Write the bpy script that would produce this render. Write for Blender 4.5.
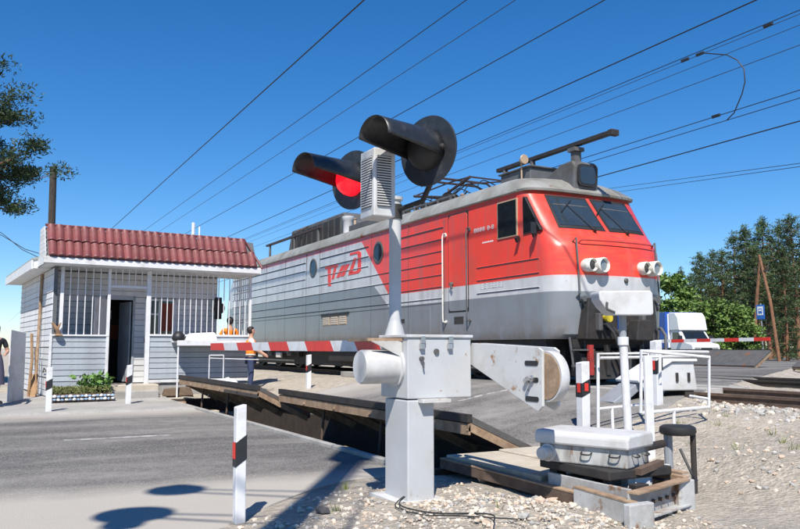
import bpy, bmesh, math, random
from mathutils import Vector, Matrix
random.seed(7)
R = math.radians
S = bpy.context.scene
for o in list(bpy.data.objects): bpy.data.objects.remove(o)
COL = S.collection

# ---------------------------------------------------------------- camera
F_PX, CXP, CYP, CAM_H = 780.0, 400.0, 264.5, 1.30
PIT = math.atan((348 - CYP) / F_PX)
YAW = math.atan(420 * math.cos(PIT) / F_PX)
cam = bpy.data.cameras.new('camera'); cam.sensor_width = 36.0; cam.lens = 36.0 * F_PX / 800.0
cam.clip_start = 0.05; cam.clip_end = 3000
co = bpy.data.objects.new('camera', cam); COL.objects.link(co)
co.location = (0, 0, CAM_H); co.rotation_euler = (R(90) + PIT, 0, -YAW)
S.camera = co
# ---------------------------------------------------------------- light
SUN_EL, SUN_PHI = R(51), R(33)
SD = Vector((-math.sin(SUN_PHI) * math.cos(SUN_EL), -math.cos(SUN_PHI) * math.cos(SUN_EL), math.sin(SUN_EL)))
sun = bpy.data.lights.new('sun', 'SUN'); sun.energy = 5.0; sun.angle = R(0.53); sun.color = (1, .94, .85)
so = bpy.data.objects.new('sun', sun); COL.objects.link(so)
so.rotation_euler = SD.to_track_quat('Z', 'Y').to_euler(); so.location = (0, 0, 40)
W = bpy.data.worlds.new('World'); S.world = W; W.use_nodes = True
wn = W.node_tree.nodes; wl = W.node_tree.links
sky = wn.new('ShaderNodeTexSky'); sky.sky_type = 'NISHITA'; sky.sun_disc = False
sky.sun_elevation = SUN_EL; sky.sun_rotation = math.atan2(SD.x, SD.y)
sky.air_density = 1.0; sky.dust_density = 0.0; sky.ozone_density = 4.5; sky.altitude = 100
wn['Background'].inputs['Strength'].default_value = 0.092
hsv = wn.new('ShaderNodeHueSaturation'); hsv.inputs['Saturation'].default_value = 1.24
tint = wn.new('ShaderNodeMix'); tint.data_type = 'RGBA'; tint.blend_type = 'MULTIPLY'; tint.inputs[0].default_value = 1; tint.inputs[7].default_value = (.90, .97, 1.08, 1)
wl.new(sky.outputs['Color'], tint.inputs[6]); wl.new(tint.outputs[2], hsv.inputs['Color']); wl.new(hsv.outputs['Color'], wn['Background'].inputs['Color'])
S.view_settings.view_transform = 'Standard'; S.view_settings.look = 'None'
S.view_settings.exposure = 0.46; S.view_settings.gamma = 1.0
S.render.engine = 'CYCLES'

# ---------------------------------------------------------------- helpers
_fh = (math.sin(YAW), math.cos(YAW)); _rt = (math.cos(YAW), -math.sin(YAW))
def at(u, v, ax, val):
    """photo pixel -> point on the plane ax = val"""
    a = (u - CXP) / F_PX; b = -(v - CYP) / F_PX
    h = math.cos(PIT) - b * math.sin(PIT)
    d = (_rt[0] * a + _fh[0] * h, _rt[1] * a + _fh[1] * h, math.sin(PIT) + b * math.cos(PIT))
    i = 'xyz'.index(ax); o = (0, 0, CAM_H); t = (val - o[i]) / d[i]
    return Vector((o[0] + d[0] * t, o[1] + d[1] * t, o[2] + d[2] * t))
def sstep(a, b, x):
    t = max(0, min(1, (x - a) / (b - a))); return t * t * (3 - 2 * t)
def vnoise(x, y, s=1.0):
    from mathutils import noise
    return noise.noise(Vector((x * s, y * s, 3.7)))

def smooth_pts(pts, k=6):
    P_ = [Vector(p) for p in pts]; out = []
    for i in range(len(P_) - 1):
        a, b, c, d = P_[max(0, i - 1)], P_[i], P_[i + 1], P_[min(len(P_) - 1, i + 2)]
        for j in range(k):
            t = j / k; out.append(.5 * ((2 * b) + (c - a) * t + (2 * a - 5 * b + 4 * c - d) * t * t + (3 * b - a - 3 * c + d) * t ** 3))
    return out + [P_[-1]]
class MB:
    def __init__(s): s.v = []; s.f = []; s.m = []; s.cur = 0
    def add(s, vs, fs):
        n = len(s.v); s.v += [tuple(p) for p in vs]
        for f in fs: s.f.append([i + n for i in f]); s.m.append(s.cur)
    def hexa(s, p):
        s.add(p, [(0, 3, 2, 1), (4, 5, 6, 7), (0, 1, 5, 4), (1, 2, 6, 5), (2, 3, 7, 6), (3, 0, 4, 7)])
    def box(s, x0, x1, y0, y1, z0, z1):
        s.hexa([(x0, y0, z0), (x1, y0, z0), (x1, y1, z0), (x0, y1, z0), (x0, y0, z1), (x1, y0, z1), (x1, y1, z1), (x0, y1, z1)])
    def bar(s, p0, p1, w, h, up=(0, 0, 1)):
        p0 = Vector(p0); p1 = Vector(p1); d = (p1 - p0).normalized(); up = Vector(up)
        if abs(d.dot(up)) > .98: up = Vector((1, 0, 0))
        a = d.cross(up).normalized() * w / 2; b = a.cross(d).normalized() * h / 2
        s.hexa([p0 - a - b, p0 + a - b, p0 + a + b, p0 - a + b, p1 - a - b, p1 + a - b, p1 + a + b, p1 - a + b])
    def cyl(s, p0, p1, r0, r1=None, n=12, caps=True):
        r1 = r0 if r1 is None else r1
        p0 = Vector(p0); p1 = Vector(p1); d = (p1 - p0).normalized()
        a = d.orthogonal().normalized(); b = d.cross(a)
        vs = []
        for p, r in ((p0, r0), (p1, r1)):
            for i in range(n):
                t = 2 * math.pi * i / n; vs.append(p + (a * math.cos(t) + b * math.sin(t)) * r)
        fs = [(i, (i + 1) % n, n + (i + 1) % n, n + i) for i in range(n)]
        if caps: fs += [tuple(range(n - 1, -1, -1)), tuple(range(n, 2 * n))]
        s.add(vs, fs)
    def tube(s, pts, r, n=8, r1=None):
        pts = [Vector(p) for p in pts]; N = len(pts); vs = []; ref = None
        for k, p in enumerate(pts):
            d = (pts[min(k + 1, N - 1)] - pts[max(k - 1, 0)]).normalized()
            if ref is None or abs(ref.dot(d)) > .95: ref = d.orthogonal().normalized()
            a = (ref - d * ref.dot(d)).normalized(); ref = a; b = d.cross(a)
            rr = r if r1 is None else r + (r1 - r) * k / (N - 1)
            for i in range(n):
                t = 2 * math.pi * i / n; vs.append(p + (a * math.cos(t) + b * math.sin(t)) * rr)
        fs = []
        for k in range(N - 1):
            for i in range(n):
                fs.append((k * n + i, k * n + (i + 1) % n, (k + 1) * n + (i + 1) % n, (k + 1) * n + i))
        fs += [tuple(range(n - 1, -1, -1)), tuple(range((N - 1) * n, N * n))]
        s.add(vs, fs)
    def prism(s, poly, ax, a, b):
        """poly of 2-d points extruded along ax from a to b; plane coords are the other two axes in order"""
        def mk(p, t):
            return (t, p[0], p[1]) if ax == 'x' else ((p[0], t, p[1]) if ax == 'y' else (p[0], p[1], t))
        n = len(poly); vs = [mk(p, a) for p in poly] + [mk(p, b) for p in poly]
        s.add(vs, [tuple(range(n - 1, -1, -1)), tuple(range(n, 2 * n))] + [(i, (i + 1) % n, n + (i + 1) % n, n + i) for i in range(n)])
    def lathe(s, o, ax, prof, n=20):
        """prof: (distance along ax, radius)"""
        o = Vector(o); d = Vector(ax).normalized(); a = d.orthogonal().normalized(); b = d.cross(a); vs = []
        for h, r in prof:
            for i in range(n):
                t = 2 * math.pi * i / n; vs.append(o + d * h + (a * math.cos(t) + b * math.sin(t)) * r)
        fs = []
        for k in range(len(prof) - 1):
            for i in range(n): fs.append((k * n + i, k * n + (i + 1) % n, (k + 1) * n + (i + 1) % n, (k + 1) * n + i))
        fs += [tuple(range(n - 1, -1, -1)), tuple(range((len(prof) - 1) * n, len(prof) * n))]
        s.add(vs, fs)
    def mesh(s, name, mats, smooth=False):
        me = bpy.data.meshes.new(name); me.from_pydata(s.v, [], s.f)
        for m in (mats if isinstance(mats, (list, tuple)) else [mats]): me.materials.append(m)
        for p, i in zip(me.polygons, s.m):
            p.material_index = i; p.use_smooth = bool(smooth)
        bm = bmesh.new(); bm.from_mesh(me); bmesh.ops.recalc_face_normals(bm, faces=bm.faces); bm.to_mesh(me); bm.free()
        if smooth: me.set_sharp_from_angle(angle=R(smooth if smooth > 1 else 40))
        return me
    def build(s, name, mats, parent=None, smooth=False, bevel=0, **kw):
        return link(name, s.mesh(name, mats, smooth), parent, bevel, **kw)

ROOTM = {}
def tag(o, label=None, cat=None, group=None, kind=None):
    if label: o['label'] = label
    if cat: o['category'] = cat
    if group: o['group'] = group
    if kind: o['kind'] = kind
    return o
def link(name, me, parent=None, bevel=0, **kw):
    o = bpy.data.objects.new(name, me); COL.objects.link(o)
    if parent is not None:
        o.parent = parent
        if parent.name in ROOTM: o.matrix_parent_inverse = ROOTM[parent.name]
    if bevel:
        b = o.modifiers.new('bevel', 'BEVEL'); b.width = bevel; b.segments = 2; b.limit_method = 'ANGLE'; b.angle_limit = R(35)
        b.harden_normals = False
    tag(o, **kw)
    return o
def thing(name, label, cat, loc=(0, 0, 0), rz=0, group=None, world=True):
    """Empty at the thing's base. world=True: its parts are authored in world coordinates"""
    o = bpy.data.objects.new(name, None); COL.objects.link(o); o.empty_display_size = .1
    o.location = loc; o.rotation_euler = (0, 0, rz)
    if world: ROOTM[o.name] = (Matrix.Translation(Vector(loc)) @ Matrix.Rotation(rz, 4, 'Z')).inverted()
    return tag(o, label, cat, group)
def piece(name, me, parent, loc=(0, 0, 0), rot=(0, 0, 0), sc=(1, 1, 1)):
    o = link(name, me, parent); o.location = loc; o.rotation_euler = rot; o.scale = sc
    return o
def copy_tree(o, parent=None):
    c = o.copy(); COL.objects.link(c)
    if parent is not None: c.parent = parent
    for ch in list(o.children): copy_tree(ch, c)
    return c

# ---------------------------------------------------------------- materials
M = {}
def mat(name, col, rough=.5, metal=0., var=.12, scale=6., bump=0., bscale=80., rust=0., rustcol=(.16, .07, .03), rscale=4., rnd=0., spec=.5, stretch=(1, 1, 1), dirt=0., dirtcol=(.12, .10, .08), coat=0.):
    m = bpy.data.materials.new(name); m.use_nodes = True; nt = m.node_tree; n = nt.nodes; l = nt.links
    b = n['Principled BSDF']; b.inputs['Roughness'].default_value = rough; b.inputs['Metallic'].default_value = metal
    b.inputs['Specular IOR Level'].default_value = spec
    if coat: b.inputs['Coat Weight'].default_value = coat; b.inputs['Coat Roughness'].default_value = .12
    tc = n.new('ShaderNodeTexCoord'); mp = n.new('ShaderNodeMapping'); mp.inputs['Scale'].default_value = stretch
    l.new(tc.outputs['Object'], mp.inputs['Vector'])
    def noise(sc, det=6, vec=None):
        x = n.new('ShaderNodeTexNoise'); x.inputs['Scale'].default_value = sc; x.inputs['Detail'].default_value = det
        x.inputs['Roughness'].default_value = .62
        l.new(vec or mp.outputs['Vector'], x.inputs['Vector']); return x.outputs['Fac']
    def mixc(f, a, bb):
        x = n.new('ShaderNodeMix'); x.data_type = 'RGBA'
        if isinstance(f, float): x.inputs[0].default_value = f
        else: l.new(f, x.inputs[0])
        for s_, c in ((6, a), (7, bb)):
            if isinstance(c, tuple): x.inputs[s_].default_value = (*c, 1)
            else: l.new(c, x.inputs[s_])
        return x.outputs[2]
    def ramp(f, a, bb):
        x = n.new('ShaderNodeMapRange'); x.inputs[1].default_value = a; x.inputs[2].default_value = bb
        l.new(f, x.inputs[0]); return x.outputs[0]
    lo = tuple(max(0, c * (1 - var)) for c in col); hi = tuple(min(1, c * (1 + var)) for c in col)
    c = mixc(ramp(noise(scale), .3, .7), lo, hi)
    if rnd:
        oi = n.new('ShaderNodeObjectInfo'); mr = n.new('ShaderNodeMapRange'); mr.inputs[3].default_value = 1 - rnd; mr.inputs[4].default_value = 1 + rnd
        l.new(oi.outputs['Random'], mr.inputs[0])
        hs = n.new('ShaderNodeHueSaturation'); l.new(mr.outputs[0], hs.inputs['Value']); l.new(c, hs.inputs['Color']); c = hs.outputs['Color']
    if dirt: c = mixc(ramp(noise(scale * .55, 8), .62 - dirt * .35, .85 - dirt * .2), c, dirtcol)
    if rust:
        rf = ramp(noise(rscale, 9), .68 - rust * .36, .74 - rust * .3); c = mixc(rf, c, rustcol)
        mr2 = n.new('ShaderNodeMix'); mr2.inputs[2].default_value = rough; mr2.inputs[3].default_value = .9; l.new(rf, mr2.inputs[0]); l.new(mr2.outputs[0], b.inputs['Roughness'])
        if metal:
            mr3 = n.new('ShaderNodeMix'); mr3.inputs[2].default_value = metal; mr3.inputs[3].default_value = 0; l.new(rf, mr3.inputs[0]); l.new(mr3.outputs[0], b.inputs['Metallic'])
    l.new(c, b.inputs['Base Color'])
    if bump:
        bp = n.new('ShaderNodeBump'); bp.inputs['Strength'].default_value = bump; bp.inputs['Distance'].default_value = .02
        l.new(noise(bscale, 8), bp.inputs['Height']); l.new(bp.outputs['Normal'], b.inputs['Normal'])
    M[name] = m; return m

mat('white_paint', (.54, .55, .56), .5, var=.06, scale=5, dirt=.45, dirtcol=(.36, .34, .31), bump=.08, bscale=40)
mat('white_rusty', (.54, .55, .55), .52, var=.07, scale=5, rust=.22, rustcol=(.30, .17, .08), rscale=7, dirt=.4, dirtcol=(.40, .36, .31), bump=.1)
mat('white_post', (.66, .67, .69), .5, var=.05, scale=8, dirt=.35, dirtcol=(.45, .42, .38))
mat('cabinet_paint', (.46, .48, .50), .42, var=.06, scale=3, rust=.08, rustcol=(.26, .15, .08), rscale=9, dirt=.55, dirtcol=(.42, .41, .39), bump=.05, bscale=30)
mat('red_paint', (.62, .035, .025), .45, var=.1, scale=6, dirt=.25, dirtcol=(.25, .06, .04))
mat('red_dark', (.33, .03, .025), .6, var=.2, scale=8, dirt=.4, dirtcol=(.06, .03, .025))
mat('black_paint', (.018, .019, .022), .5, var=.2, scale=8)
mat('black_satin', (.022, .024, .028), .38, var=.25, scale=14, dirt=.2, dirtcol=(.07, .07, .07))
mat('grey_paint', (.26, .28, .31), .45, var=.06, scale=3, dirt=.3, dirtcol=(.18, .17, .16))
mat('roof_grey', (.29, .30, .285), .55, var=.12, scale=2.5, dirt=.7, dirtcol=(.17, .155, .13), rust=.12, rscale=3)
mat('equip_grey', (.10, .105, .11), .6, var=.2, scale=4, dirt=.6, dirtcol=(.07, .06, .05))
mat('dark_steel', (.035, .034, .034), .65, metal=.3, var=.3, scale=6, dirt=.5, dirtcol=(.06, .045, .035), bump=.15)
mat('rust_steel', (.11, .075, .055), .85, var=.35, scale=8, bump=.3, bscale=50, dirt=.4, dirtcol=(.07, .04, .03))
mat('rust_light', (.31, .215, .14), .85, var=.3, scale=9, bump=.25, bscale=50, dirt=.4, dirtcol=(.17, .09, .05))
mat('plate_steel', (.10, .098, .096), .65, metal=.2, var=.2, scale=5, rust=.25, rscale=3, bump=.15)
mat('copper_rod', (.05, .032, .03), .6, var=.25, scale=9)
mat('insulator', (.42, .30, .20), .35, var=.1)
mat('chrome', (.55, .55, .55), .25, metal=.9, var=.1)
mat('headlamp_white', (.72, .70, .64), .45, var=.08, scale=14, dirt=.3, dirtcol=(.4, .36, .28))
mat('lens_glass', (.25, .27, .28), .08, var=.1, metal=.3)
mat('concrete', (.33, .32, .30), .9, var=.2, scale=3, bump=.35, bscale=30, dirt=.4, dirtcol=(.2, .19, .17))
mat('concrete_slab', (.46, .41, .33), .9, var=.15, scale=4, bump=.3, bscale=40, dirt=.35, dirtcol=(.30, .24, .16))
mat('timber', (.13, .09, .06), .9, var=.4, scale=6, stretch=(2, 12, 12), bump=.4, bscale=30)
mat('wood_brown', (.28, .17, .09), .85, var=.3, scale=8, bump=.3)
mat('wood_black', (.05, .04, .035), .9, var=.5, scale=8, bump=.4, stretch=(3, 3, .6))
mat('siding_white', (.60, .605, .61), .55, var=.07, scale=3, rnd=.09, dirt=.35, dirtcol=(.40, .39, .37), stretch=(1, 1, .4))
mat('siding_grey', (.35, .385, .42), .55, var=.08, scale=3, rnd=.09, dirt=.3, dirtcol=(.24, .26, .28))
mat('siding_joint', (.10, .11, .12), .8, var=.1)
mat('trim_white', (.66, .67, .68), .5, var=.06, scale=5, dirt=.3, dirtcol=(.42, .4, .37))
mat('tile_red', (.165, .046, .046), .5, var=.2, scale=6, rnd=.22, dirt=.4, dirtcol=(.22, .08, .07), coat=.15)
mat('slate_grey', (.30, .31, .28), .85, var=.15, scale=3)
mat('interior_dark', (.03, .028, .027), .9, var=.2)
mat('curtain_red', (.22, .05, .03), .9, var=.2, scale=10)
mat('window_glass', (.012, .016, .02), .04, var=.1, spec=.8)
mat('cab_glass', (.028, .042, .056), .045, var=.2, scale=2, spec=.9)
mat('rubber', (.018, .018, .019), .6, var=.2)
mat('orange_cloth', (.90, .24, .02), .8, var=.1, scale=20, bump=.2)
mat('reflective', (.62, .62, .58), .4, var=.05)
mat('white_cloth', (.66, .66, .68), .85, var=.08, scale=20, bump=.2)
mat('navy_cloth', (.03, .045, .10), .85, var=.2, scale=20)
mat('violet_cloth', (.10, .095, .15), .85, var=.15, scale=16, bump=.2)
mat('skin', (.45, .25, .17), .55, var=.06)
mat('hair', (.018, .012, .01), .6, var=.3)
mat('blue_paint', (.02, .08, .36), .35, var=.08)
mat('truck_white', (.72, .73, .74), .3, var=.03, coat=.3)
mat('sign_blue', (.03, .13, .45), .5, var=.05)
mat('sign_white', (.72, .73, .73), .5, var=.05)
mat('yellow_paint', (.62, .48, .03), .5, var=.1)
mat('bark_pine', (.20, .10, .055), .9, var=.35, scale=5, bump=.6, bscale=12)
mat('bark_dark', (.055, .045, .038), .9, var=.35, scale=5, bump=.6, bscale=12)
mat('needles', (.050, .084, .026), .6, var=.6, scale=.7, rnd=.2)
mat('needles_near', (.030, .056, .018), .6, var=.5, scale=2.5)
mat('leaves', (.125, .205, .038), .6, var=.4, scale=1.2, rnd=.15)
mat('leaves_herb', (.10, .20, .04), .6, var=.4, scale=9)
mat('grass', (.17, .19, .06), .8, var=.4, scale=1.5)
mat('stone_pale', (.56, .50, .42), .9, var=.25, scale=9, bump=.3, dirt=.3, dirtcol=(.33, .25, .19))
mat('stone_grey', (.36, .35, .33), .9, var=.3, scale=5, bump=.3)
mat('stone_pink', (.50, .39, .30), .9, var=.2, scale=9, bump=.3)
mat('stone_dark', (.07, .07, .075), .85, var=.3, scale=9, bump=.3)
mat('bed_blue', (.25, .36, .50), .8, var=.3, scale=20)
mat('wire', (.014, .016, .02), .6, var=.1)
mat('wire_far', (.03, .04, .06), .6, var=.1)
mat('cable', (.02, .02, .02), .6, var=.1)
def emis(name, col, st):
    m = bpy.data.materials.new(name); m.use_nodes = True; b = m.node_tree.nodes['Principled BSDF']
    b.inputs['Base Color'].default_value = (*col, 1); b.inputs['Emission Color'].default_value = (*col, 1); b.inputs['Emission Strength'].default_value = st
    b.inputs['Roughness'].default_value = .25; M[name] = m
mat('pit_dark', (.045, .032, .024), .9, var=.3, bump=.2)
mat('case_grimy', (.50, .51, .50), .6, var=.1, scale=4, stretch=(3, 3, .8), rust=.3, rustcol=(.20, .13, .08), rscale=5, dirt=.75, dirtcol=(.16, .14, .12), bump=.15)
mat('worn_metal', (.44, .45, .45), .6, var=.12, scale=6, rust=.28, rustcol=(.22, .13, .075), rscale=6, dirt=.6, dirtcol=(.24, .21, .18), bump=.15)
mat('emblem_red', (.78, .05, .03), .4, var=.08, scale=5)
emis('red_lamp', (1.0, .008, .02), 1.0)
# ================================================================ SETTING
PX0, PX1, PY0, PY1 = 4.20, 5.76, 7.20, 19.70        # pit of the near barrier plates
def bend(x):
    x = min(x, 60.); return .25 * max(0., min(x, 8.5) - 5.5) + .6 * max(0., x - 8.5)
def y_right(x): return 7.2 + bend(x) - 2.3 * (1 - sstep(.2, 3.6, x))
def y_left(x): return 17.1 + bend(x)
def road_z(x): return .58 * sstep(4.9, 9.7, x) - .13 * sstep(26, 40, x)
def ground_z(x, y):
    yr, yl = y_right(x), y_left(x)
    inroad = min(sstep(-.5, .1, y - yr), 1 - sstep(-.2, .5, y - yl))
    off = .45 * sstep(5.2, 9.4, x) - .05 * sstep(26, 40, x)
    if y > 19: off = max(off, .10 * sstep(19.5, 20.6, y))
    rz = road_z(x) - .012 - .10 * min(sstep(.15, .7, y - yr), 1 - sstep(-.9, -.3, y - yl))
    # bumpy verge with spoil heaps on the near side
    n = .035 * vnoise(x, y, 1.3) + .02 * vnoise(x + 9, y, 4.1)
    d = (x - 3.6) ** 2 / .7 + (y - 5.0) ** 2 / .5
    n += .10 * math.exp(-d) * (1 + .5 * vnoise(x, y, 6))
    n += .12 * math.exp(-((x - 6.7) ** 2 / .25 + (y - 4.9) ** 2 / 1.4))
    if 9.0 < x < 12.9 and y < 9.5: n *= .4
    far = sstep(60, 300, math.hypot(x, y))
    z = off + n * (1 - far) + far * .3 * vnoise(x, y, .02)
    z = z * (1 - inroad) + rz * inroad
    return z
def in_pit(x, y): return PX0 - .001 <= x <= PX1 + .001 and PY0 - .001 <= y <= PY1 + .001
def axis(lo, hi, step, extra, far):
    a = []; t = lo
    while t <= hi + 1e-6: a.append(round(t, 4)); t += step
    e = step; t = hi
    while t < far: e *= 1.35; t += e; a.append(t)
    e = step; t = lo
    while t > -far: e *= 1.35; t -= e; a.append(t)
    a = [q for q in a if all(abs(q - w) > .06 for w in extra)] + extra
    return sorted(a)
def sheet(xs, ys, zf, skip=None):
    idx = {}; vs = []; fs = []
    for i, x in enumerate(xs):
        for j, y in enumerate(ys):
            idx[i, j] = len(vs); vs.append((x, y, zf(x, y)))
    for i in range(len(xs) - 1):
        for j in range(len(ys) - 1):
            cx = (xs[i] + xs[i + 1]) / 2; cy = (ys[j] + ys[j + 1]) / 2
            if skip and skip(cx, cy): continue
            fs.append((idx[i, j], idx[i + 1, j], idx[i + 1, j + 1], idx[i, j + 1]))
    return vs, fs

def surf_mat(name, build):
    m = bpy.data.materials.new(name); m.use_nodes = True; nt = m.node_tree; n = nt.nodes; l = nt.links
    b = n['Principled BSDF']; tc = n.new('ShaderNodeTexCoord')
    class K: pass
    k = K()
    def noise(sc, det=8, rough=.6, dist=0.):
        x = n.new('ShaderNodeTexNoise'); x.inputs['Scale'].default_value = sc; x.inputs['Detail'].default_value = det
        x.inputs['Roughness'].default_value = rough; x.inputs['Distortion'].default_value = dist
        l.new(tc.outputs['Object'], x.inputs['Vector']); return x.outputs['Fac']
    def noise_st(sc, st, det=6):
        mp = n.new('ShaderNodeMapping'); mp.inputs['Scale'].default_value = st; l.new(tc.outputs['Object'], mp.inputs['Vector'])
        x = n.new('ShaderNodeTexNoise'); x.inputs['Scale'].default_value = sc; x.inputs['Detail'].default_value = det
        l.new(mp.outputs['Vector'], x.inputs['Vector']); return x.outputs['Fac']
    def voro(sc, feat='F1'):
        x = n.new('ShaderNodeTexVoronoi'); x.inputs['Scale'].default_value = sc; x.feature = feat
        l.new(tc.outputs['Object'], x.inputs['Vector']); return x.outputs['Distance'], x.outputs.get('Color')
    def mr(f, a, bb, c=0., d=1.):
        x = n.new('ShaderNodeMapRange'); x.inputs[1].default_value = a; x.inputs[2].default_value = bb; x.inputs[3].default_value = c; x.inputs[4].default_value = d
        l.new(f, x.inputs[0]); return x.outputs[0]
    def mix(f, a, bb):
        x = n.new('ShaderNodeMix'); x.data_type = 'RGBA'
        if isinstance(f, (int, float)): x.inputs[0].default_value = f
        else: l.new(f, x.inputs[0])
        for s_, c in ((6, a), (7, bb)):
            if isinstance(c, tuple): x.inputs[s_].default_value = (*c, 1)
            else: l.new(c, x.inputs[s_])
        return x.outputs[2]
    def ma(op, a, bb):
        x = n.new('ShaderNodeMath'); x.operation = op
        for i, c in enumerate((a, bb)):
            if isinstance(c, (int, float)): x.inputs[i].default_value = c
            else: l.new(c, x.inputs[i])
        return x.outputs[0]
    sx = n.new('ShaderNodeSeparateXYZ'); l.new(tc.outputs['Object'], sx.inputs[0])
    def bumpf(h, st, dist=.02):
        bp = n.new('ShaderNodeBump'); bp.inputs['Strength'].default_value = st; bp.inputs['Distance'].default_value = dist
        l.new(h, bp.inputs['Height']); l.new(bp.outputs['Normal'], b.inputs['Normal'])
    k.__dict__.update(noise=noise, noise_st=noise_st, voro=voro, mr=mr, mix=mix, ma=ma, X=sx.outputs[0], Y=sx.outputs[1], Z=sx.outputs[2], bump=bumpf, b=b, l=l, n=n)
    c = build(k); l.new(c, b.inputs['Base Color']); b.inputs['Roughness'].default_value = .92; b.inputs['Specular IOR Level'].default_value = .25
    M[name] = m; return m
def _sand(k):
    c = k.mix(k.mr(k.noise(1.1), .3, .7), (.34, .305, .25), (.47, .42, .35))
    c = k.mix(k.mr(k.noise(9), .45, .75), c, (.60, .53, .44))
    c = k.mix(k.mr(k.noise(38, 4), .56, .72), c, (.25, .225, .20))
    c = k.mix(k.mr(k.noise(.45), .55, .72), c, (.30, .28, .25))
    v, vc = k.voro(26); c = k.mix(k.mr(v, .0, .22, .35, 0), c, (.62, .57, .5))
    # meadow away from the tracks
    d = k.ma('ADD', k.X, k.ma('MULTIPLY', k.noise(.3), 4.0))
    g = k.mix(k.mr(k.noise(2.5), .3, .7), (.10, .13, .035), (.26, .24, .10))
    c = k.mix(k.mr(d, 27.5, 29), c, g)
    k.bump(k.ma('ADD', k.noise(14, 10, .75), k.ma('MULTIPLY', v, .7)), .9, .04)
    return c
surf_mat('sand', _sand)
def _asph(k):
    c = k.mix(k.mr(k.noise(60, 3), .3, .7), (.050, .050, .053), (.135, .131, .127))
    c = k.mix(k.mr(k.noise(110, 3, .8), .55, .66), c, (.34, .32, .29))
    sv, sc = k.voro(75)
    sepc = k.n.new('ShaderNodeSeparateColor'); k.l.new(sc, sepc.inputs[0])
    c = k.mix(k.mr(sepc.outputs[0], .72, .95, 0, .75), c, (.33, .31, .28)); c = k.mix(k.mr(sepc.outputs[1], .75, .95, 0, .7), c, (.035, .035, .037))
    # tyre lanes polished darker, dust in between; streaks follow the driving direction
    st = k.noise_st(1.0, (.18, 1.1, 1)); c = k.mix(k.ma('MULTIPLY', k.mr(st, .42, .62, 0, .62), k.mr(k.noise(3.5), .3, .6, .35, 1)), c, (.30, .285, .262))
    c = k.mix(k.mr(k.noise(.8), .55, .75, 0, .6), c, (.065, .064, .066))
    c = k.mix(k.mr(k.noise(2.7, 9, .7, 1.5), .60, .68, 0, .45), c, (.055, .053, .053))
    yy = k.ma('ADD', k.Y, k.ma('MULTIPLY', k.noise(.7), 1.2))
    # pale dust drifts over both road edges (before the crossing)
    e1 = k.mr(yy, 7.9, 8.8, .92, 0); e2 = k.mr(yy, 15.6, 17.2, 0, .85)
    xx = k.mr(k.X, 14, 17, 1, 0)
    c = k.mix(k.ma('MULTIPLY', k.ma('MAXIMUM', e1, e2), xx), c, (.42, .39, .345))
    xd = k.ma('MULTIPLY', k.mr(k.X, 5.2, 6.5, 0, 1), k.mr(k.X, 8.8, 10.2, 1, 0))
    c = k.mix(k.ma('MULTIPLY', xd, k.mr(k.noise(1.6), .4, .65, 0, .6)), c, (.30, .285, .265))
    # faded lane marks
    ln = k.ma('MULTIPLY', k.ma('MULTIPLY', k.mr(k.ma('ABSOLUTE', k.ma('SUBTRACT', k.Y, 11.9), 0), .05, .075, 1, 0), k.mr(k.ma('FRACT', k.ma('MULTIPLY', k.ma('ADD', k.X, 60.2), .31), 0), .44, .45, 1, 0)), k.mr(k.noise(7), .4, .62, 0, .9))
    c = k.mix(k.ma('MULTIPLY', ln, xx), c, (.55, .54, .52))
    # cracks
    v, vc = k.voro(.21, 'DISTANCE_TO_EDGE'); c = k.mix(k.mr(k.ma('ADD', v, k.ma('MULTIPLY', k.noise(5), .05)), .006, .012, .55, 0), c, (.045, .044, .045))
    k.bump(k.ma('ADD', k.noise(160, 4, .8), k.ma('ADD', k.ma('MULTIPLY', k.noise(5), .6), k.ma('MULTIPLY', sv, .8))), .45, .010)
    return c
surf_mat('asphalt', _asph)
def _apron(k):
    c = k.mix(k.mr(k.noise(1.6), .3, .7), (.28, .27, .255), (.40, .385, .36))
    c = k.mix(k.mr(k.noise(30, 4), .55, .7), c, (.22, .21, .2))
    k.bump(k.noise(40, 6, .7), .5, .015); return c
surf_mat('apron', _apron)

# ground : one sheet to the horizon
e = .012
gx = axis(-4, 30, .22, [PX0 - e, PX0, PX1, PX1 + e], 900)
gy = axis(-3, 36, .22, [PY0 - e, PY0, PY1, PY1 + e], 900)
vs, fs = sheet(gx, gy, lambda x, y: -.45 if in_pit(x, y) else ground_z(x, y))
mb = MB(); mb.add(vs, fs); mb.build('ground', M['sand'], smooth=60, kind='structure')
# road : asphalt sheet, bends away to the left behind the crossing
rx = [q for q in axis(-6, 44, .25, [PX0, PX1], 400) if -90 < q < 120]
mb = MB(); rows = []
ts = [0, .004] + [i / 40 for i in range(1, 40)] + [.996, 1]
PYT = (PY0 - 7.2) / 9.9
def rpt(x, t):
    y = y_right(x) + (y_left(x) - y_right(x)) * t; w = .10 * vnoise(x, 7 if t < .5 else 19, 1.1) if t in (0, 1) else 0
    crown = .03 * (1 - (2 * t - 1) ** 2) * (1 - sstep(2.5, 4.2, x) * (1 - sstep(5.4, 7, x)))
    return (x, y + w, road_z(x) + crown - (.05 if t in (0, 1) else 0))
vs = [rpt(x, t) for x in rx for t in ts]; n = len(ts); fs = []
for i in range(len(rx) - 1):
    if PX0 - .001 <= rx[i] and rx[i + 1] <= PX1 + .001: continue
    for j in range(n - 1): fs.append((i * n + j, (i + 1) * n + j, (i + 1) * n + j + 1, i * n + j + 1))
mb.add(vs, fs); mb.build('road', M['asphalt'], smooth=60, kind='structure')
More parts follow.
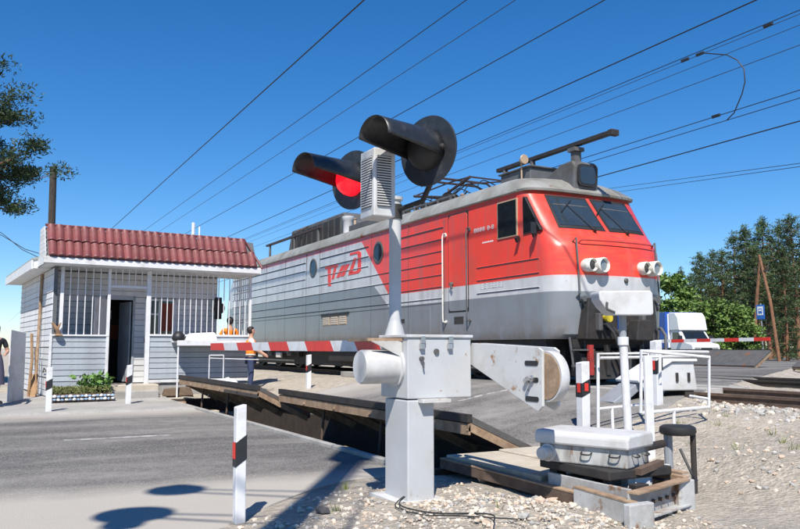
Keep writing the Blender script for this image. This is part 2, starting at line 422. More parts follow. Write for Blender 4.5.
# paved forecourt of the hut
mb = MB(); xs = [-9 + .4 * i for i in range(33)] + [4.15]; ys = [16.85, 16.95, 17.3, 17.9, 18.5, 19.2, 19.8, 20.4, 21, 21.6, 22.2, 23]
vs, fs = sheet(xs, ys, lambda x, y: .035 + .10 * sstep(19.5, 20.6, y) + .01 * vnoise(x, y, .8) - (.05 if y < 16.9 else 0))
mb.add(vs, fs); mb.build('pavement', M['apron'], smooth=60, kind='structure')

# railway track under the locomotive and the second one behind it
TRK, RAIL = 10.9, .60
tr = tag(bpy.data.objects.new('railway_track', None), kind='structure'); COL.objects.link(tr); tr.location = (TRK, 8, .4)
ROOTM[tr.name] = Matrix.Translation((TRK, 8, .4)).inverted()
RP = [(-.066, 0), (.066, 0), (.066, .015), (.012, .04), (.012, .125), (.036, .135), (.036, .175), (-.036, .175), (-.036, .135), (-.012, .125), (-.012, .04), (-.066, .015)]
for cx in (TRK - .76, TRK + .76):
    mb = MB(); mb.prism([(cx + a, RAIL - .175 + b) for a, b in RP], 'y', -120, 400); mb.build('rail', M['rust_steel'], tr)
mb = MB(); mb.box(-1.37, 1.37, -.12, .12, -.10, .06); sl = mb.mesh('sleeper', M['timber'])
for k in range(34):
    piece('sleeper', sl, tr, (TRK + random.uniform(-.04, .04), 9.25 - .55 * k, RAIL - .24), (0, 0, random.uniform(-.02, .02)))
for k in range(30):
    piece('sleeper', sl, tr, (TRK, 21.9 + .55 * k, RAIL - .24))
# deck of the crossing: timber edge and filler planks by the rails
for x0, x1 in ((TRK - .66, TRK - .24), (TRK - .22, TRK + .22), (TRK + .24, TRK + .66), (TRK - 1.35, TRK - .87), (TRK + .87, TRK + 1.35)):
    mb = MB(); mb.box(x0, x1, 9.55, 21.6, RAIL - .14, RAIL + .004); mb.build('deck_panel', M['concrete'], tr, bevel=.01)
tr2 = tag(bpy.data.objects.new('railway_track', None), kind='structure'); COL.objects.link(tr2); tr2.location = (16.0, 8, .4)
ROOTM[tr2.name] = Matrix.Translation((16.0, 8, .4)).inverted()
for cx in (15.24, 16.76):
    mb = MB(); mb.prism([(cx + a, RAIL - .175 + b) for a, b in RP], 'y', -120, 400); mb.build('rail', M['dark_steel'], tr2)
for k in range(24): piece('sleeper', sl, tr2, (16.0, 11.0 - .55 * k, RAIL - .24))

# ---- pit walls of the near barrier plates
pit = tag(bpy.data.objects.new('plate_pit', None), kind='structure'); COL.objects.link(pit); pit.location = (4.8, 13, -.45)
ROOTM[pit.name] = Matrix.Translation((4.8, 13, -.45)).inverted()
mb = MB(); mb.box(PX0 - .10, PX0 - .002, PY0 - .05, PY1 + .05, -.44, .045); mb.build('pit_wall', M['concrete'], pit, bevel=.01)
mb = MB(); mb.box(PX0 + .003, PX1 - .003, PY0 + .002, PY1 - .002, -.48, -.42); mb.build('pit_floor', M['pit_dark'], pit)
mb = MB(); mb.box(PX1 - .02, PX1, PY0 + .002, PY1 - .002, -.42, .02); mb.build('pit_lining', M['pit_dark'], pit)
mb = MB(); mb.box(PX1 + .002, PX1 + .12, PY0 - .05, PY1 + .05, -.44, .065); mb.build('pit_wall', M['concrete'], pit, bevel=.01)
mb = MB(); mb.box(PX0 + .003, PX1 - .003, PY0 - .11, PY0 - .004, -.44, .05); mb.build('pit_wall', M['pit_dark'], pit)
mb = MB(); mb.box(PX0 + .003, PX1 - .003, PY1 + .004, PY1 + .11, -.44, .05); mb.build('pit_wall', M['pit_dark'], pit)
for i in range(9):
    y = PY0 + .7 + i * 1.38 + random.uniform(-.2, .2)
    mb = MB(); h = random.uniform(.02, .16); mb.box(PX0 + .02, PX0 + .22, y, y + random.uniform(.2, .45), -.44, h - .12); mb.build('anchor_block', M['rust_light' if i % 3 else 'concrete_slab'], pit, bevel=.015)

def rock_mesh(name, m, seed, flat=.7):
    rnd = random.Random(seed); bm = bmesh.new(); bmesh.ops.create_icosphere(bm, subdivisions=1, radius=1)
    for v in bm.verts: v.co *= rnd.uniform(.65, 1.15); v.co.z *= flat
    me = bpy.data.meshes.new(name); bm.to_mesh(me); bm.free(); me.materials.append(m); return me
def scatter(name, region, count, smin, smax, mats, label, seed=1, dens=None):
    """loose stones lying on the ground, one stuff object"""
    rnd = random.Random(seed); mb = MB(); base = []
    for s in range(6):
        me = rock_mesh('r', mats[0], s + seed * 10); base.append(([v.co.copy() for v in me.vertices], [list(p.vertices) for p in me.polygons])); bpy.data.meshes.remove(me)
    n = 0; tries = 0
    while n < count and tries < count * 30:
        tries += 1
        x = rnd.uniform(region[0], region[1]); y = rnd.uniform(region[2], region[3])
        if dens and rnd.random() > dens(x, y): continue
        s = smin + (smax - smin) * rnd.random() ** 3; vs, fs = rnd.choice(base)
        q = Matrix.Rotation(rnd.uniform(0, 6.3), 3, 'Z') @ Matrix.Rotation(rnd.uniform(-.5, .5), 3, 'X'); z = ground_z(x, y) + s * .2
        mb.cur = rnd.randrange(len(mats)); mb.add([q @ (v * s) + Vector((x, y, z)) for v in vs], fs); n += 1
    o = mb.build(name, mats); return tag(o, label, 'gravel', kind='stuff')
def den_rubble(x, y):
    if in_pit(x, y) or y > y_right(x) - .15 or (3.0 < x < 3.7 and 5.75 < y < 6.35): return 0
    if x > 4.15 and y > 5.3: return 0
    return .12 + .88 * math.exp(-((x - 3.5) ** 2 / 1.1 + (y - 4.9) ** 2 / .9))
scatter('rubble', (1.2, 5.0, 3.4, 7.0), 5200, .004, .028, [M['stone_pale'], M['stone_pale'], M['stone_pale'], M['stone_pink'], M['stone_grey']], 'pale broken rubble heaped round the foot of the barrier', 3, den_rubble)
scatter('ballast', (8.4, 13.4, -1.5, 9.6), 5200, .015, .055, [M['stone_grey'], M['stone_pale'], M['stone_grey']], 'grey ballast stones beside the exposed rails', 5,
        lambda x, y: 0 if y > y_right(x) - .1 else (.9 if x > 9.3 else sstep(7.9, 9.4, x) * .7) * (0 if x > 9.4 and abs(x - TRK) < 1.36 and int((7.1 - y) / .275) % 2 == 0 and False else 1))
scatter('gravel', (5.6, 9.2, 1.2, 7.0), 650, .006, .036, [M['stone_grey'], M['stone_pale'], M['stone_pink']], 'scattered pebbles on the sandy verge', 8,
        lambda x, y: .15 + .85 * math.exp(-((x - 6.6) ** 2 / .2 + (y - 4.7) ** 2 / 1.2)))
for (u, v, s, m, lab, g) in ((322, 506, .06, 'stone_dark', 'dark lump of slag on the verge beside the striped post', None), (524, 519, .045, 'stone_grey', 'grey stone on the rubble, lowest of the bottom edge', None),
                   (541, 505, .05, 'stone_pink', 'pinkish brick fragment on the rubble near the steel beam', None), (536, 497, .045, 'stone_grey', 'grey stone lying beside the pinkish brick fragment', None),
                   (552, 497, .05, 'stone_pink', 'flat pinkish chunk close to the rusty channel', None), (484, 474, .07, 'stone_pink', 'pinkish boulder at the top of the rubble heap', None)):
    p = at(u, v, 'z', .08); o = link('rock', rock_mesh('rock', M[m], int(u)), None); gz = ground_z(p.x, p.y)
    o.location = (p.x, p.y, gz + s * .45); o.scale = (s * 1.3, s, s); tag(o, lab, 'rock')
# ================================================================ LOCOMOTIVE
SX = TRK - 1.45                       # near side plane
LREAR = 34.2
def _livery(k):
    red = (.78, .052, .030); wht = (.56, .57, .58); gry = (.20, .225, .25)
    Y, Z = k.Y, k.Z
    left = k.mr(k.ma('SUBTRACT', Y, k.ma('ADD', 18.36, k.ma('MULTIPLY', k.ma('SUBTRACT', Z, 2.777), 1.057))), -.008, .008)
    wl_ = k.mix(k.mr(Z, 4.312, 4.322), wht, red)                        # rear half: white with a thin red cant strip
    wr_ = k.mix(k.mr(Z, 2.674, 2.684), wht, red)                        # front half: red over white
    c = k.mix(left, wr_, wl_)
    low = k.mr(Z, 2.366, 2.374, 1, 0)
    hump = k.ma('MULTIPLY', k.mr(k.ma('SUBTRACT', Y, k.ma('ADD', 18.19, k.ma('MULTIPLY', k.ma('SUBTRACT', Z, 2.318), 1.45))), -.008, .008), k.mr(Z, 2.976, 2.984, 1, 0))
    c = k.mix(k.ma('MAXIMUM', low, hump), c, gry)
    s = k.noise_st(1.0, (5, 5, .5), 8); c = k.mix(k.mr(s, .50, .76, 0, .42), c, (.17, .135, .115))
    c = k.mix(k.mr(k.noise(2.0), .35, .7, 0, .22), c, (.11, .095, .085))
    c = k.mix(k.ma('MULTIPLY', k.mr(Z, 4.05, 4.42), k.mr(k.noise_st(1, (7, 7, .9), 8), .42, .7, 0, .6)), c, (.16, .12, .095))
    c = k.mix(k.mr(k.noise(14, 6), .66, .72, 0, .5), c, (.20, .15, .12))
    c = k.mix(k.ma('MULTIPLY', k.mr(Z, 1.5, 1.95, 1, 0), k.mr(k.noise(3), .3, .6, 0, .75)), c, (.14, .115, .095))
    # road dust and scratched paint over the nose belt
    c = k.mix(k.ma('MULTIPLY', k.ma('MULTIPLY', k.mr(Y, 11.6, 11.9, 1, 0), k.mr(Z, 2.6, 2.7)), k.mr(k.noise_st(1, (2.5, 2.5, 14), 8), .42, .68, 0, .55)), c, (.72, .10, .035))
    k.bump(k.noise(2.2, 3), .12, .02)
    return c
lm = surf_mat('livery', _livery); lb = lm.node_tree.nodes['Principled BSDF']
lb.inputs['Roughness'].default_value = .33; lb.inputs['Specular IOR Level'].default_value = .5; lb.inputs['Coat Weight'].default_value = .25; lb.inputs['Coat Roughness'].default_value = .15

loco = thing('locomotive', 'red, white and grey electric locomotive standing across the level crossing', 'locomotive', (TRK, 20, RAIL))
LV = [(1.47, 1.43, 11.44, .50, 2.4), (1.56, 1.45, 11.34, .58, 2.45), (2.30, 1.45, 11.26, .62, 2.45), (2.70, 1.45, 11.24, .62, 2.45), (3.22, 1.45, 11.29, .62, 2.45), (3.32, 1.45, 11.34, .62, 2.45),
      (3.60, 1.45, 11.60, .54, 2.6), (3.90, 1.447, 11.84, .48, 2.9), (4.30, 1.44, 12.14, .40, 3.3), (4.46, 1.435, 12.25, .36, 3.4)]
RV = [(4.445, 1.465, 12.14, .40, 3.4), (4.49, 1.48, 12.13, .40, 3.4), (4.55, 1.46, 12.18, .42, 3.2), (4.68, 1.38, 12.32, .50, 2.8), (4.80, 1.24, 12.55, .6, 2.6), (4.87, 1.05, 12.85, .6, 2.5), (4.91, .7, 13.2, .6, 2.5)]
def lerp_lv(L, z):
    if z <= L[0][0]: return L[0]
    for a, b in zip(L, L[1:]):
        if a[0] <= z <= b[0]:
            t = (z - a[0]) / (b[0] - a[0]); return tuple(p + (q - p) * t for p, q in zip(a, b))
    return L[-1]
def nose_y(lat, z, L=LV):
    _, w, yf, D, n = lerp_lv(L, z); q = min(1, abs(lat) / w)
    return yf + D * (1 - (1 - q ** n) ** (1 / n))
def loop(lv, K=14):
    z, w, yf, D, n = lv; pts = []
    for i in range(2 * K + 1):
        t = -math.pi / 2 + math.pi * i / (2 * K); s, c = math.sin(t), math.cos(t)
        lat = w * math.copysign(abs(s) ** (2 / n), s); pts.append((TRK + lat, yf + D * (1 - max(0, c) ** (2 / n)), z))
    mid = 22.7
    return pts + [(x, 2 * mid - y, z) for x, y, z in reversed(pts)]
def loft(levels):
    mb = MB(); L = [loop(v) for v in levels]; n = len(L[0]); vs = [p for l_ in L for p in l_]; fs = []
    for k in range(len(L) - 1):
        for i in range(n): fs.append((k * n + i, k * n + (i + 1) % n, (k + 1) * n + (i + 1) % n, (k + 1) * n + i))
    fs += [tuple(range(n - 1, -1, -1)), tuple(range((len(L) - 1) * n, len(L) * n))]
    mb.add(vs, fs); return mb
fine = []
for a, b in zip(LV, LV[1:]):
    k = max(1, int((b[0] - a[0]) / .12)); fine += [tuple(p + (q - p) * i / k for p, q in zip(a, b)) for i in range(k)]
body = loft(fine + [LV[-1]]).build('body', lm, loco, smooth=35)
roof = loft(RV).build('roof', M['roof_grey'], loco, smooth=35)
# gutter strip along the near cant rail
mb = MB(); mb.tube([(SX - .03, 12.6, 4.47), (SX - .03, 32.8, 4.47)], .018, 6); mb.build('gutter', M['roof_grey'], roof)
# pressed ribs
def rib(y0, y1, z, parent=body):
    mb = MB(); x = SX
    pr = [(x + .01, z + .022), (x - .015, z + .009), (x - .017, z + .004), (x + .006, z - .026)]
    vs = [(a, y0, b) for a, b in pr] + [(a, y1, b) for a, b in pr]
    mb.add(vs, [(0, 1, 2, 3), (7, 6, 5, 4), (0, 4, 5, 1), (1, 5, 6, 2), (3, 7, 4, 0)]); mb.cur = 1; mb.f.append([2, 6, 7, 3]); mb.m.append(1); mb.build('rib', [lm, M['siding_joint']], parent)  # underside face coloured dark to draw the shade line below each rib
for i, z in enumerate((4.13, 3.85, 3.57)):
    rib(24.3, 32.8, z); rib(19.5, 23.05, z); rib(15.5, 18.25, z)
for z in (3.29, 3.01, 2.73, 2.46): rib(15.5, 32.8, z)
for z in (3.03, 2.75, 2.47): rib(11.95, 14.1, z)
for y in (15.47, 17.2, 19.35, 23.1, 24.25, 26.3, 28.4, 30.5):
    mb = MB(); mb.box(SX - .0035, SX + .01, y - .008, y + .008, 1.5, 4.40 if y > 15.5 else 4.3); mb.build('panel_seam', M['equip_grey'], body)
mb = MB(); mb.box(SX - .006, SX + .01, 15.5, 32.8, 2.335, 2.35); mb.build('panel_seam', M['equip_grey'], body)
# portholes
for y in (18.9, 23.64):
    mb = MB(); mb.lathe((SX + .01, y, 3.89), (-1, 0, 0), [(0, .31), (.022, .31), (.03, .29), (.03, .25), (.012, .245)], 28); p = mb.build('porthole', M['equip_grey'], body, smooth=40)
    mb = MB(); mb.lathe((SX + .01, y, 3.89), (-1, 0, 0), [(0, .25), (.016, .25)], 28); mb.build('pane', M['window_glass'], p, smooth=40)
# side door
mb = MB(); mb.box(SX - .004, SX + .01, 14.43, 15.28, 2.10, 4.36); d = mb.build('door_gap', M['rubber'], body, bevel=.004)
def rrect(y0, y1, z0, z1, r, n=5):
    pts = []
    for cy, cz, a in ((y1 - r, z1 - r, 0), (y0 + r, z1 - r, 90), (y0 + r, z0 + r, 180), (y1 - r, z0 + r, 270)):
        for i in range(n + 1): t = R(a + 90 * i / n); pts.append((cy + r * math.cos(t), cz + r * math.sin(t)))
    return pts
mb = MB(); mb.prism(rrect(14.46, 15.25, 2.13, 4.33, .1), 'x', SX - .014, SX + .01); door = mb.build('door', lm, body, bevel=.006)
mb = MB(); mb.lathe((SX - .014, 15.10, 2.75), (-1, 0, 0), [(0, .05), (.03, .05), (.05, .03), (.07, .03)], 12); mb.bar((SX - .07, 15.10, 2.75), (SX - .07, 15.02, 2.64), .03, .03); mb.build('handle', M['equip_grey'], door)
for y in (15.38, 14.37):
    mb = MB(); mb.tube([(SX, y, 1.88), (SX - .09, y, 1.90), (SX - .10, y, 2.0), (SX - .10, y, 3.85), (SX - .08, y, 3.94), (SX, y, 3.95)], .017, 8)
    for z in (1.9, 3.9): mb.cyl((SX + .01, y, z), (SX - .03, y, z), .035, n=10)
    mb.build('handrail', M['headlamp_white'] if y > 15 else M['equip_grey'], body, smooth=40)
mb = MB(); mb.box(SX - .006, SX + .02, 14.66, 15.04, 1.84, 2.0); mb.build('step_recess', M['interior_dark'], body)
mb = MB(); mb.box(SX - .006, SX + .02, 17.4, 17.7, 1.93, 2.03); mb.build('step_recess', M['interior_dark'], body)
for y0, y1, z0, z1 in ((16.1, 17.0, 1.62, 2.25),):
    mb = MB(); mb.box(SX - .008, SX + .02, y0, y1, z0, z1); mb.build('hatch', lm, body, bevel=.006)
# beige louvre box
mb = MB(); mb.box(SX - .03, SX + .02, 20.8, 22.9, 2.28, 2.36); vb = mb.build('louvre_hood', M['black_paint'], body)
for i in range(3):
    y = 20.98 + i * .62; mb = MB(); mb.box(SX - .012, SX + .02, y, y + .55, 1.99, 2.28); pn = mb.build('louvre', M['insulator'], body, bevel=.01)
    for j in range(4): mb = MB(); mb.box(SX - .02, SX - .012, y + .05, y + .5, 2.03 + j * .06, 2.05 + j * .06); mb.build('slat', M['headlamp_white'], pn)
# cab side windows
def side_window(poly, name, open_=False):
    cy = sum(p[0] for p in poly) / len(poly); cz = sum(p[1] for p in poly) / len(poly)
    big = [(cy + (a - cy) * 1.10, cz + (b - cz) * 1.08) for a, b in poly]
    mb = MB(); mb.prism(big, 'x', SX - .022, SX + .05); w = mb.build(name, M['insulator'] if open_ else M['rubber'], body, bevel=.008)
    mb = MB(); mb.prism(poly, 'x', SX - .026, SX + .05); mb.build('pane', M['window_glass'], w)
    return w
side_window([(12.64, 3.58), (13.27, 3.58), (13.27, 4.30), (12.64, 4.30)], 'cab_window', True)
side_window([(11.90, 3.60), (12.40, 3.58), (12.40, 4.28), (12.34, 4.28)], 'quarter_window')
mb = MB(); mb.bar((SX - .02, 12.55, 3.50), (SX - .12, 12.52, 3.44), .05, .1); mb.build('window_bracket', M['black_paint'], body); mb = MB(); mb.bar((SX - .02, 12.0, 3.55), (SX - .14, 11.95, 3.47), .04, .1); mb.bar((SX - .14, 11.93, 3.5), (SX - .14, 11.93, 3.72), .02, .12); mb.build('mirror', M['black_paint'], body)
# number lettering beside the cab window (too small to read in the picture)
def glyph(y0, w, z0, h, s, m='sign_white'):
    mb = MB()
    for a, b, c, d in ((0, w, 0, s), (0, w, h - s, h), (0, s, 0, h), (w - s, w, 0, h), (0, w, h * .5 - s * .5, h * .5 + s * .5)): mb.box(SX - .003, SX + .01, y0 - b, y0 - a, z0 + c, z0 + d)
    mb.build('lettering', M[m], body)
for y0, w in ((14.20, .085), (14.09, .08), (13.98, .08), (13.87, .08), (13.69, .08), (13.53, .08)): glyph(y0, w, 3.81, .095, .017)
mb = MB(); mb.box(SX - .003, SX + .01, 13.56, 13.59, 3.845, 3.86); mb.build('lettering', M['sign_white'], body)
for i in range(6):
    mb = MB(); mb.box(SX - .003, SX + .01, 13.88 - i * .07 - .05, 13.88 - i * .07, 3.54, 3.57); mb.build('lettering', M['sign_white'], body)
for y0, w in ((13.95, .14), (13.78, .12), (13.6, .08), (13.5, .08), (13.38, .1), (13.25, .1)):
    glyph(y0, w, 2.555, .11, .02)
# emblem in red strokes on the white flank, traced in photo pixels on the side plane
Q = 6.61
def emb(poly):
    pts = [at(300 + a / Q, 240 + b / Q, 'x', SX) for a, b in poly]
    mb = MB(); n = len(pts); vs = [(SX - .008, p.y, p.z) for p in pts] + [(SX + .004, p.y, p.z) for p in pts]
    mb.add(vs, [tuple(range(n)), tuple(range(2 * n - 1, n - 1, -1))] + [(i, (i + 1) % n, n + (i + 1) % n, n + i) for i in range(n)]); mb.build('emblem_stroke', M['emblem_red'], body)
emb([(166, 178), (250, 162), (250, 176), (203, 186), (206, 304), (186, 304), (184, 191), (168, 194)])
emb([(226, 184), (243, 178), (226, 256), (209, 260)])
emb([(276, 170), (300, 164), (262, 246), (240, 250)])
emb([(306, 162), (330, 156), (292, 238), (268, 243)])
emb([(330, 88), (388, 72), (404, 84), (404, 200), (388, 219), (318, 234), (330, 214), (376, 203), (383, 194), (383, 96), (376, 90), (330, 102)])
emb([(356, 122), (374, 116), (348, 214), (322, 218)])
# windscreens follow the nose
def nose_patch(corners, off, m, name, parent, nu=8, nv=6):
    """corners (lat,z): bl, br, tr, tl"""
    mb = MB(); vs = []; (bl, br, tr, tl) = corners
    for j in range(nv + 1):
        for i in range(nu + 1):
            s, t = i / nu, j / nv
            lat = (bl[0] * (1 - s) + br[0] * s) * (1 - t) + (tl[0] * (1 - s) + tr[0] * s) * t
            z = (bl[1] * (1 - s) + br[1] * s) * (1 - t) + (tl[1] * (1 - s) + tr[1] * s) * t
            y = nose_y(lat, z); dz = nose_y(lat, z + .02) - nose_y(lat, z - .02); dl = nose_y(lat + .02, z) - nose_y(lat - .02, z)
            nrm = Vector((dl / .04, -1, dz / .04)).normalized(); vs.append(Vector((TRK + lat, y, z)) + nrm * off)
    n = (nu + 1) * (nv + 1)
    for j in range(nv + 1):
        for i in range(nu + 1): vs.append(vs[j * (nu + 1) + i] + Vector((0, .05, -.02)))
    fs = []; w = nu + 1
    for j in range(nv):
        for i in range(nu):
            a = j * w + i; fs.append((a, a + 1, a + w + 1, a + w)); fs.append((n + a, n + a + w, n + a + w + 1, n + a + 1))
    rim = [i for i in range(nu)] + [j * w + nu for j in range(nv)] + [nv * w + nu - i for i in range(nu)] + [(nv - j) * w for j in range(nv)]
    for q in range(len(rim)): a, b = rim[q], rim[(q + 1) % len(rim)]; fs.append((a, n + a, n + b, b))
    mb.add(vs, fs); return mb.build(name, m, parent, smooth=40)
for s in (-1, 1):
    o_ = (1.22, 3.58, .05, 1.20, 4.36)
    a, b = (-1.12, -.05) if s < 0 else (.05, 1.12)
    ws = nose_patch([(a, 3.62), (b, 3.60) if s < 0 else (b, 3.62), (b if s < 0 else b - .05, 4.36), (a + .05 if s < 0 else a, 4.36)] if s < 0 else [(a, 3.60), (b, 3.62), (b - .05, 4.36), (a, 4.36)], .010, M['rubber'], 'windscreen', body)
    k = .06
    nose_patch([(a + k, 3.68), (b - k, 3.68), (b - k - (.03 if s > 0 else 0), 4.30), (a + k + (.03 if s < 0 else 0), 4.30)], .016, M['cab_glass'], 'pane', ws)
    # wiper
    lat0 = a + .75 if s < 0 else a + .45
    def np_(lat, z, o): return Vector((TRK + lat, nose_y(lat, z) - o, z + o * .7))
    mb = MB(); mb.tube([np_(lat0, 3.57, .03), np_(lat0 - .15, 3.85, .035), np_(lat0 - .33, 4.15, .035)], .010, 6); mb.bar(np_(lat0 - .55, 3.95, .03), np_(lat0 - .15, 4.25, .03), .015, .02); mb.cyl(np_(lat0, 3.57, -.02), np_(lat0, 3.57, .06), .03, n=10); mb.build('wiper', M['black_paint'], ws)
# pale lining behind the glass seen at the top of the panes, as a sun visor strip
for s in (-1, 1):
    nose_patch([(-1.0 if s < 0 else .16, 4.13), (-.16 if s < 0 else 1.0, 4.13), (-.16 if s < 0 else 1.0, 4.15), (-1.0 if s < 0 else .16, 4.15)], .02, M['equip_grey'], 'visor_rail', body, 6, 1)
# front handrail and corner grab rails
pts = [np_(l_ / 10, 3.30, .07) for l_ in range(-9, 11)]
mb = MB(); mb.tube([np_(-.92, 3.30, 0)] + pts + [np_(1.02, 3.30, 0)], .013, 6); mb.build('front_handrail', M['red_dark'], body, smooth=40)
for lat, z0, z1 in ((-1.02, 2.25, 3.32), (1.08, 2.1, 3.35)):
    mb = MB(); mb.tube([np_(lat, z0, 0), np_(lat, z0, .10), np_(lat, z1, .10), np_(lat, z1, 0)], .018, 8); mb.build('grab_rail', M['equip_grey'], body)
# buffer lamps: pair of round lamps in a white housing each
for lat in (-.72, .66):
    c = Vector((TRK + lat, nose_y(lat, 2.86), 2.86)); r = None
    for dx, rad, ln in ((-.11, .13, .17), (.12, .15, .22)):
        mb = MB(); mb.lathe(c + Vector((dx, .12, 0)), (0.10, -1, 0), [(0, rad * .7), (.10, rad), (.10 + ln, rad), (.12 + ln, rad * .88), (.10 + ln, rad * .78), (.05 + ln, rad * .72)], 22)
        q = mb.build('buffer_lamp', M['headlamp_white'], body, smooth=40)
        mb = MB(); mb.lathe(c + Vector((dx, .12, 0)), (0.10, -1, 0), [(.02 + ln, rad * .72), (.07 + ln, rad * .70)], 22); mb.build('lens', M['lens_glass'] if dx > 0 else M['window_glass'], q, smooth=40)
mb = MB(); mb.lathe((TRK + .1, nose_y(.1, 2.62) + .02, 2.60), (0, -1, 0), [(0, .05), (.04, .05), (.06, .03)], 12); mb.build('front_socket', M['equip_grey'], body)
# main headlight box on the roof
mb = MB(); mb.prism([(12.20, 4.50), (12.16, 5.05), (12.24, 5.16), (12.60, 5.14), (13.25, 4.88), (13.25, 4.70), (12.8, 4.55)], 'x', TRK - .33, TRK + .33); hb = mb.build('headlight_box', M['equip_grey'], roof, bevel=.04)
mb = MB(); mb.prism([(a, b) for a, b in [(TRK - .25 + q[0], q[1]) for q in rrect(0, .5, 4.62, 5.08, .1)]], 'y', 12.135, 12.20); mb.build('headlight_rim', M['rubber'], hb)
mb = MB(); mb.prism([(TRK - .20 + q[0], q[1]) for q in rrect(0, .4, 4.67, 5.03, .08)], 'y', 12.128, 12.20); mb.build('headlight_glass', M['cab_glass'], hb)
mb = MB(); mb.box(TRK - .09, TRK + .09, 12.42, 12.54, 5.1, 5.52); mb.box(TRK - .13, TRK + .13, 12.36, 12.60, 5.42, 5.50); mb.build('bus_support', M['equip_grey'], roof)
# busbar over the cab roof
mb = MB(); mb.bar((TRK, 11.35, 5.58), (TRK, 15.3, 5.58), .12, .09); mb.box(TRK - .10, TRK + .10, 11.30, 11.42, 5.5, 5.62); mb.build('busbar', M['dark_steel'], roof, bevel=.01)
for y in (15.0, 13.95):
    mb = MB(); mb.lathe((TRK, y, 4.86), (0, 0, 1), [(0, .09), (.08, .09), (.10, .14), (.14, .14), (.16, .08), (.24, .08), (.26, .13), (.30, .13), (.32, .07), (.68, .06)], 14); mb.build('post_insulator', M['equip_grey'], roof, smooth=40)
mb = MB(); mb.box(TRK - .5, TRK + .45, 13.4, 14.5, 4.86, 5.24); mb.box(TRK - .55, TRK + .5, 13.35, 14.55, 5.24, 5.28); mb.build('roof_locker', M['equip_grey'], roof, bevel=.02)
mb = MB(); mb.cyl((TRK - .62, 13.55, 4.86), (TRK - .62, 13.55, 5.35), .02); mb.lathe((TRK - .62, 13.62, 5.40), (0, -1, 0), [(0, .02), (.05, .05), (.18, .11), (.19, .10)], 14); mb.build('horn', M['insulator'], roof, smooth=40)
# folded pantographs
def pantograph(y0, y1):
    fr = MB(); z = 5.02
    for s in (-.55, .55): fr.bar((TRK + s, y0, z), (TRK + s, y1, z), .06, .07)
    for y in (y0 + .1, y1 - .1): fr.bar((TRK - .6, y, z), (TRK + .6, y, z), .06, .06)
    p = fr.build('pantograph', M['equip_grey'], roof)
    ar = MB(); zc = 5.46; ym = (y0 + y1) / 2
    for s in (-.5, .5):
        ar.tube([(TRK + s, y0 + .3, z), (TRK + s * 1.1, y1 + .2, zc)], .038, 6); ar.tube([(TRK + s, y1 - .3, z), (TRK + s * 1.1, y0 - .2, zc)], .038, 6)
        ar.tube([(TRK + s, y0, z + .12), (TRK - s, y1, z + .2)], .02, 5); ar.tube([(TRK + s, ym - .5, z), (TRK + s, ym - .3, zc - .1)], .03, 5)
        ar.tube([(TRK + s * 1.1, y1 + .2, zc), (TRK + s * .5, ym, zc + .16)], .02, 6); ar.tube([(TRK + s * 1.1, y0 - .2, zc), (TRK + s * .5, ym, zc + .16)], .02, 6)
    ar.tube([(TRK - .55, y0 - .2, zc), (TRK + .55, y1 + .2, zc)], .015, 5); ar.tube([(TRK + .55, y0 - .2, zc), (TRK - .55, y0 - .2, zc)], .022, 5); ar.tube([(TRK + .55, y1 + .2, zc), (TRK - .55, y1 + .2, zc)], .022, 5)
    ar.build('arm', M['copper_rod'], p, smooth=40)
    hd = MB()
    for dy in (-.22, .22): hd.tube([(TRK - 1.0, ym + dy, zc + .02), (TRK - .75, ym + dy, zc + .18), (TRK + .75, ym + dy, zc + .18), (TRK + 1.0, ym + dy, zc + .02)], .03, 6)
    hd.build('head', M['copper_rod'], p)
    for sx in (-.6, .6):
        for y in (y0 + .12, y1 - .12):
            i_ = MB(); i_.lathe((TRK + sx, y, 4.80), (0, 0, 1), [(0, .06), (.05, .1), (.07, .06), (.12, .1), (.14, .06), (.22, .05)], 12); i_.build('insulator', M['insulator'], p, smooth=40)
    sp = MB(); sp.cyl((TRK - .45, ym - .6, z + .06), (TRK - .45, ym + .6, z + .06), .05, n=10); sp.cyl((TRK + .45, ym - .6, z + .06), (TRK + .45, ym + .6, z + .06), .05, n=10); sp.build('spring', M['dark_steel'], p)
for i in range(22):
    y = 15.1 + i * .32; x = TRK + random.choice((-.95, -.75, -.3, .2, .6)); mb = MB(); hh = random.uniform(.15, .42)
    mb.lathe((x, y, 4.80), (0, 0, 1), [(0, .05), (.05, .085), (.07, .05), (.12, .085), (.14, .05), (hh, .04), (hh + .03, .07), (hh + .06, .02)], 10); mb.build('post_insulator', M['insulator' if i % 3 else 'dark_steel'], roof, smooth=40)
for i in range(12):
    y = 14.9 + i * .55; mb = MB(); mb.tube(smooth_pts([(TRK - .9, y, 5.0), (TRK - .5, y + .3, 5.28), (TRK + .2, y + .6, 5.2), (TRK + .6, y + .8, 5.0)]), .014, 5); mb.build('roof_cable', M['black_paint'], roof)
pantograph(15.9, 18.3); pantograph(25.0, 27.4)
# roof lockers, cable ducts and walkway
mb = MB(); mb.prism([(22.3, 4.86), (22.3, 5.30), (22.9, 5.68), (27.6, 5.68), (28.0, 4.86)], 'x', TRK - .75, TRK + .7); mb.build('resistor_hood', M['equip_grey'], roof, bevel=.04)
for i in range(9): mb = MB(); mb.box(TRK - .765, TRK - .74, 23.1 + i * .5, 23.5 + i * .5, 5.0, 5.55); mb.build('vent_grille', M['dark_steel'], roof)
mb = MB(); mb.lathe((TRK - .95, 22.0, 4.80), (0, 0, 1), [(0, .16), (.45, .16), (.5, .2), (.58, .2), (.6, .1)], 18); mb.build('vent_pot', M['white_paint'], roof, smooth=40)
mb = MB(); mb.box(TRK - 1.12, TRK - .82, 19.0, 21.6, 4.84, 5.02); mb.box(TRK - .6, TRK + .6, 19.2, 21.8, 4.86, 5.15); mb.build('roof_locker', M['equip_grey'], roof, bevel=.02)
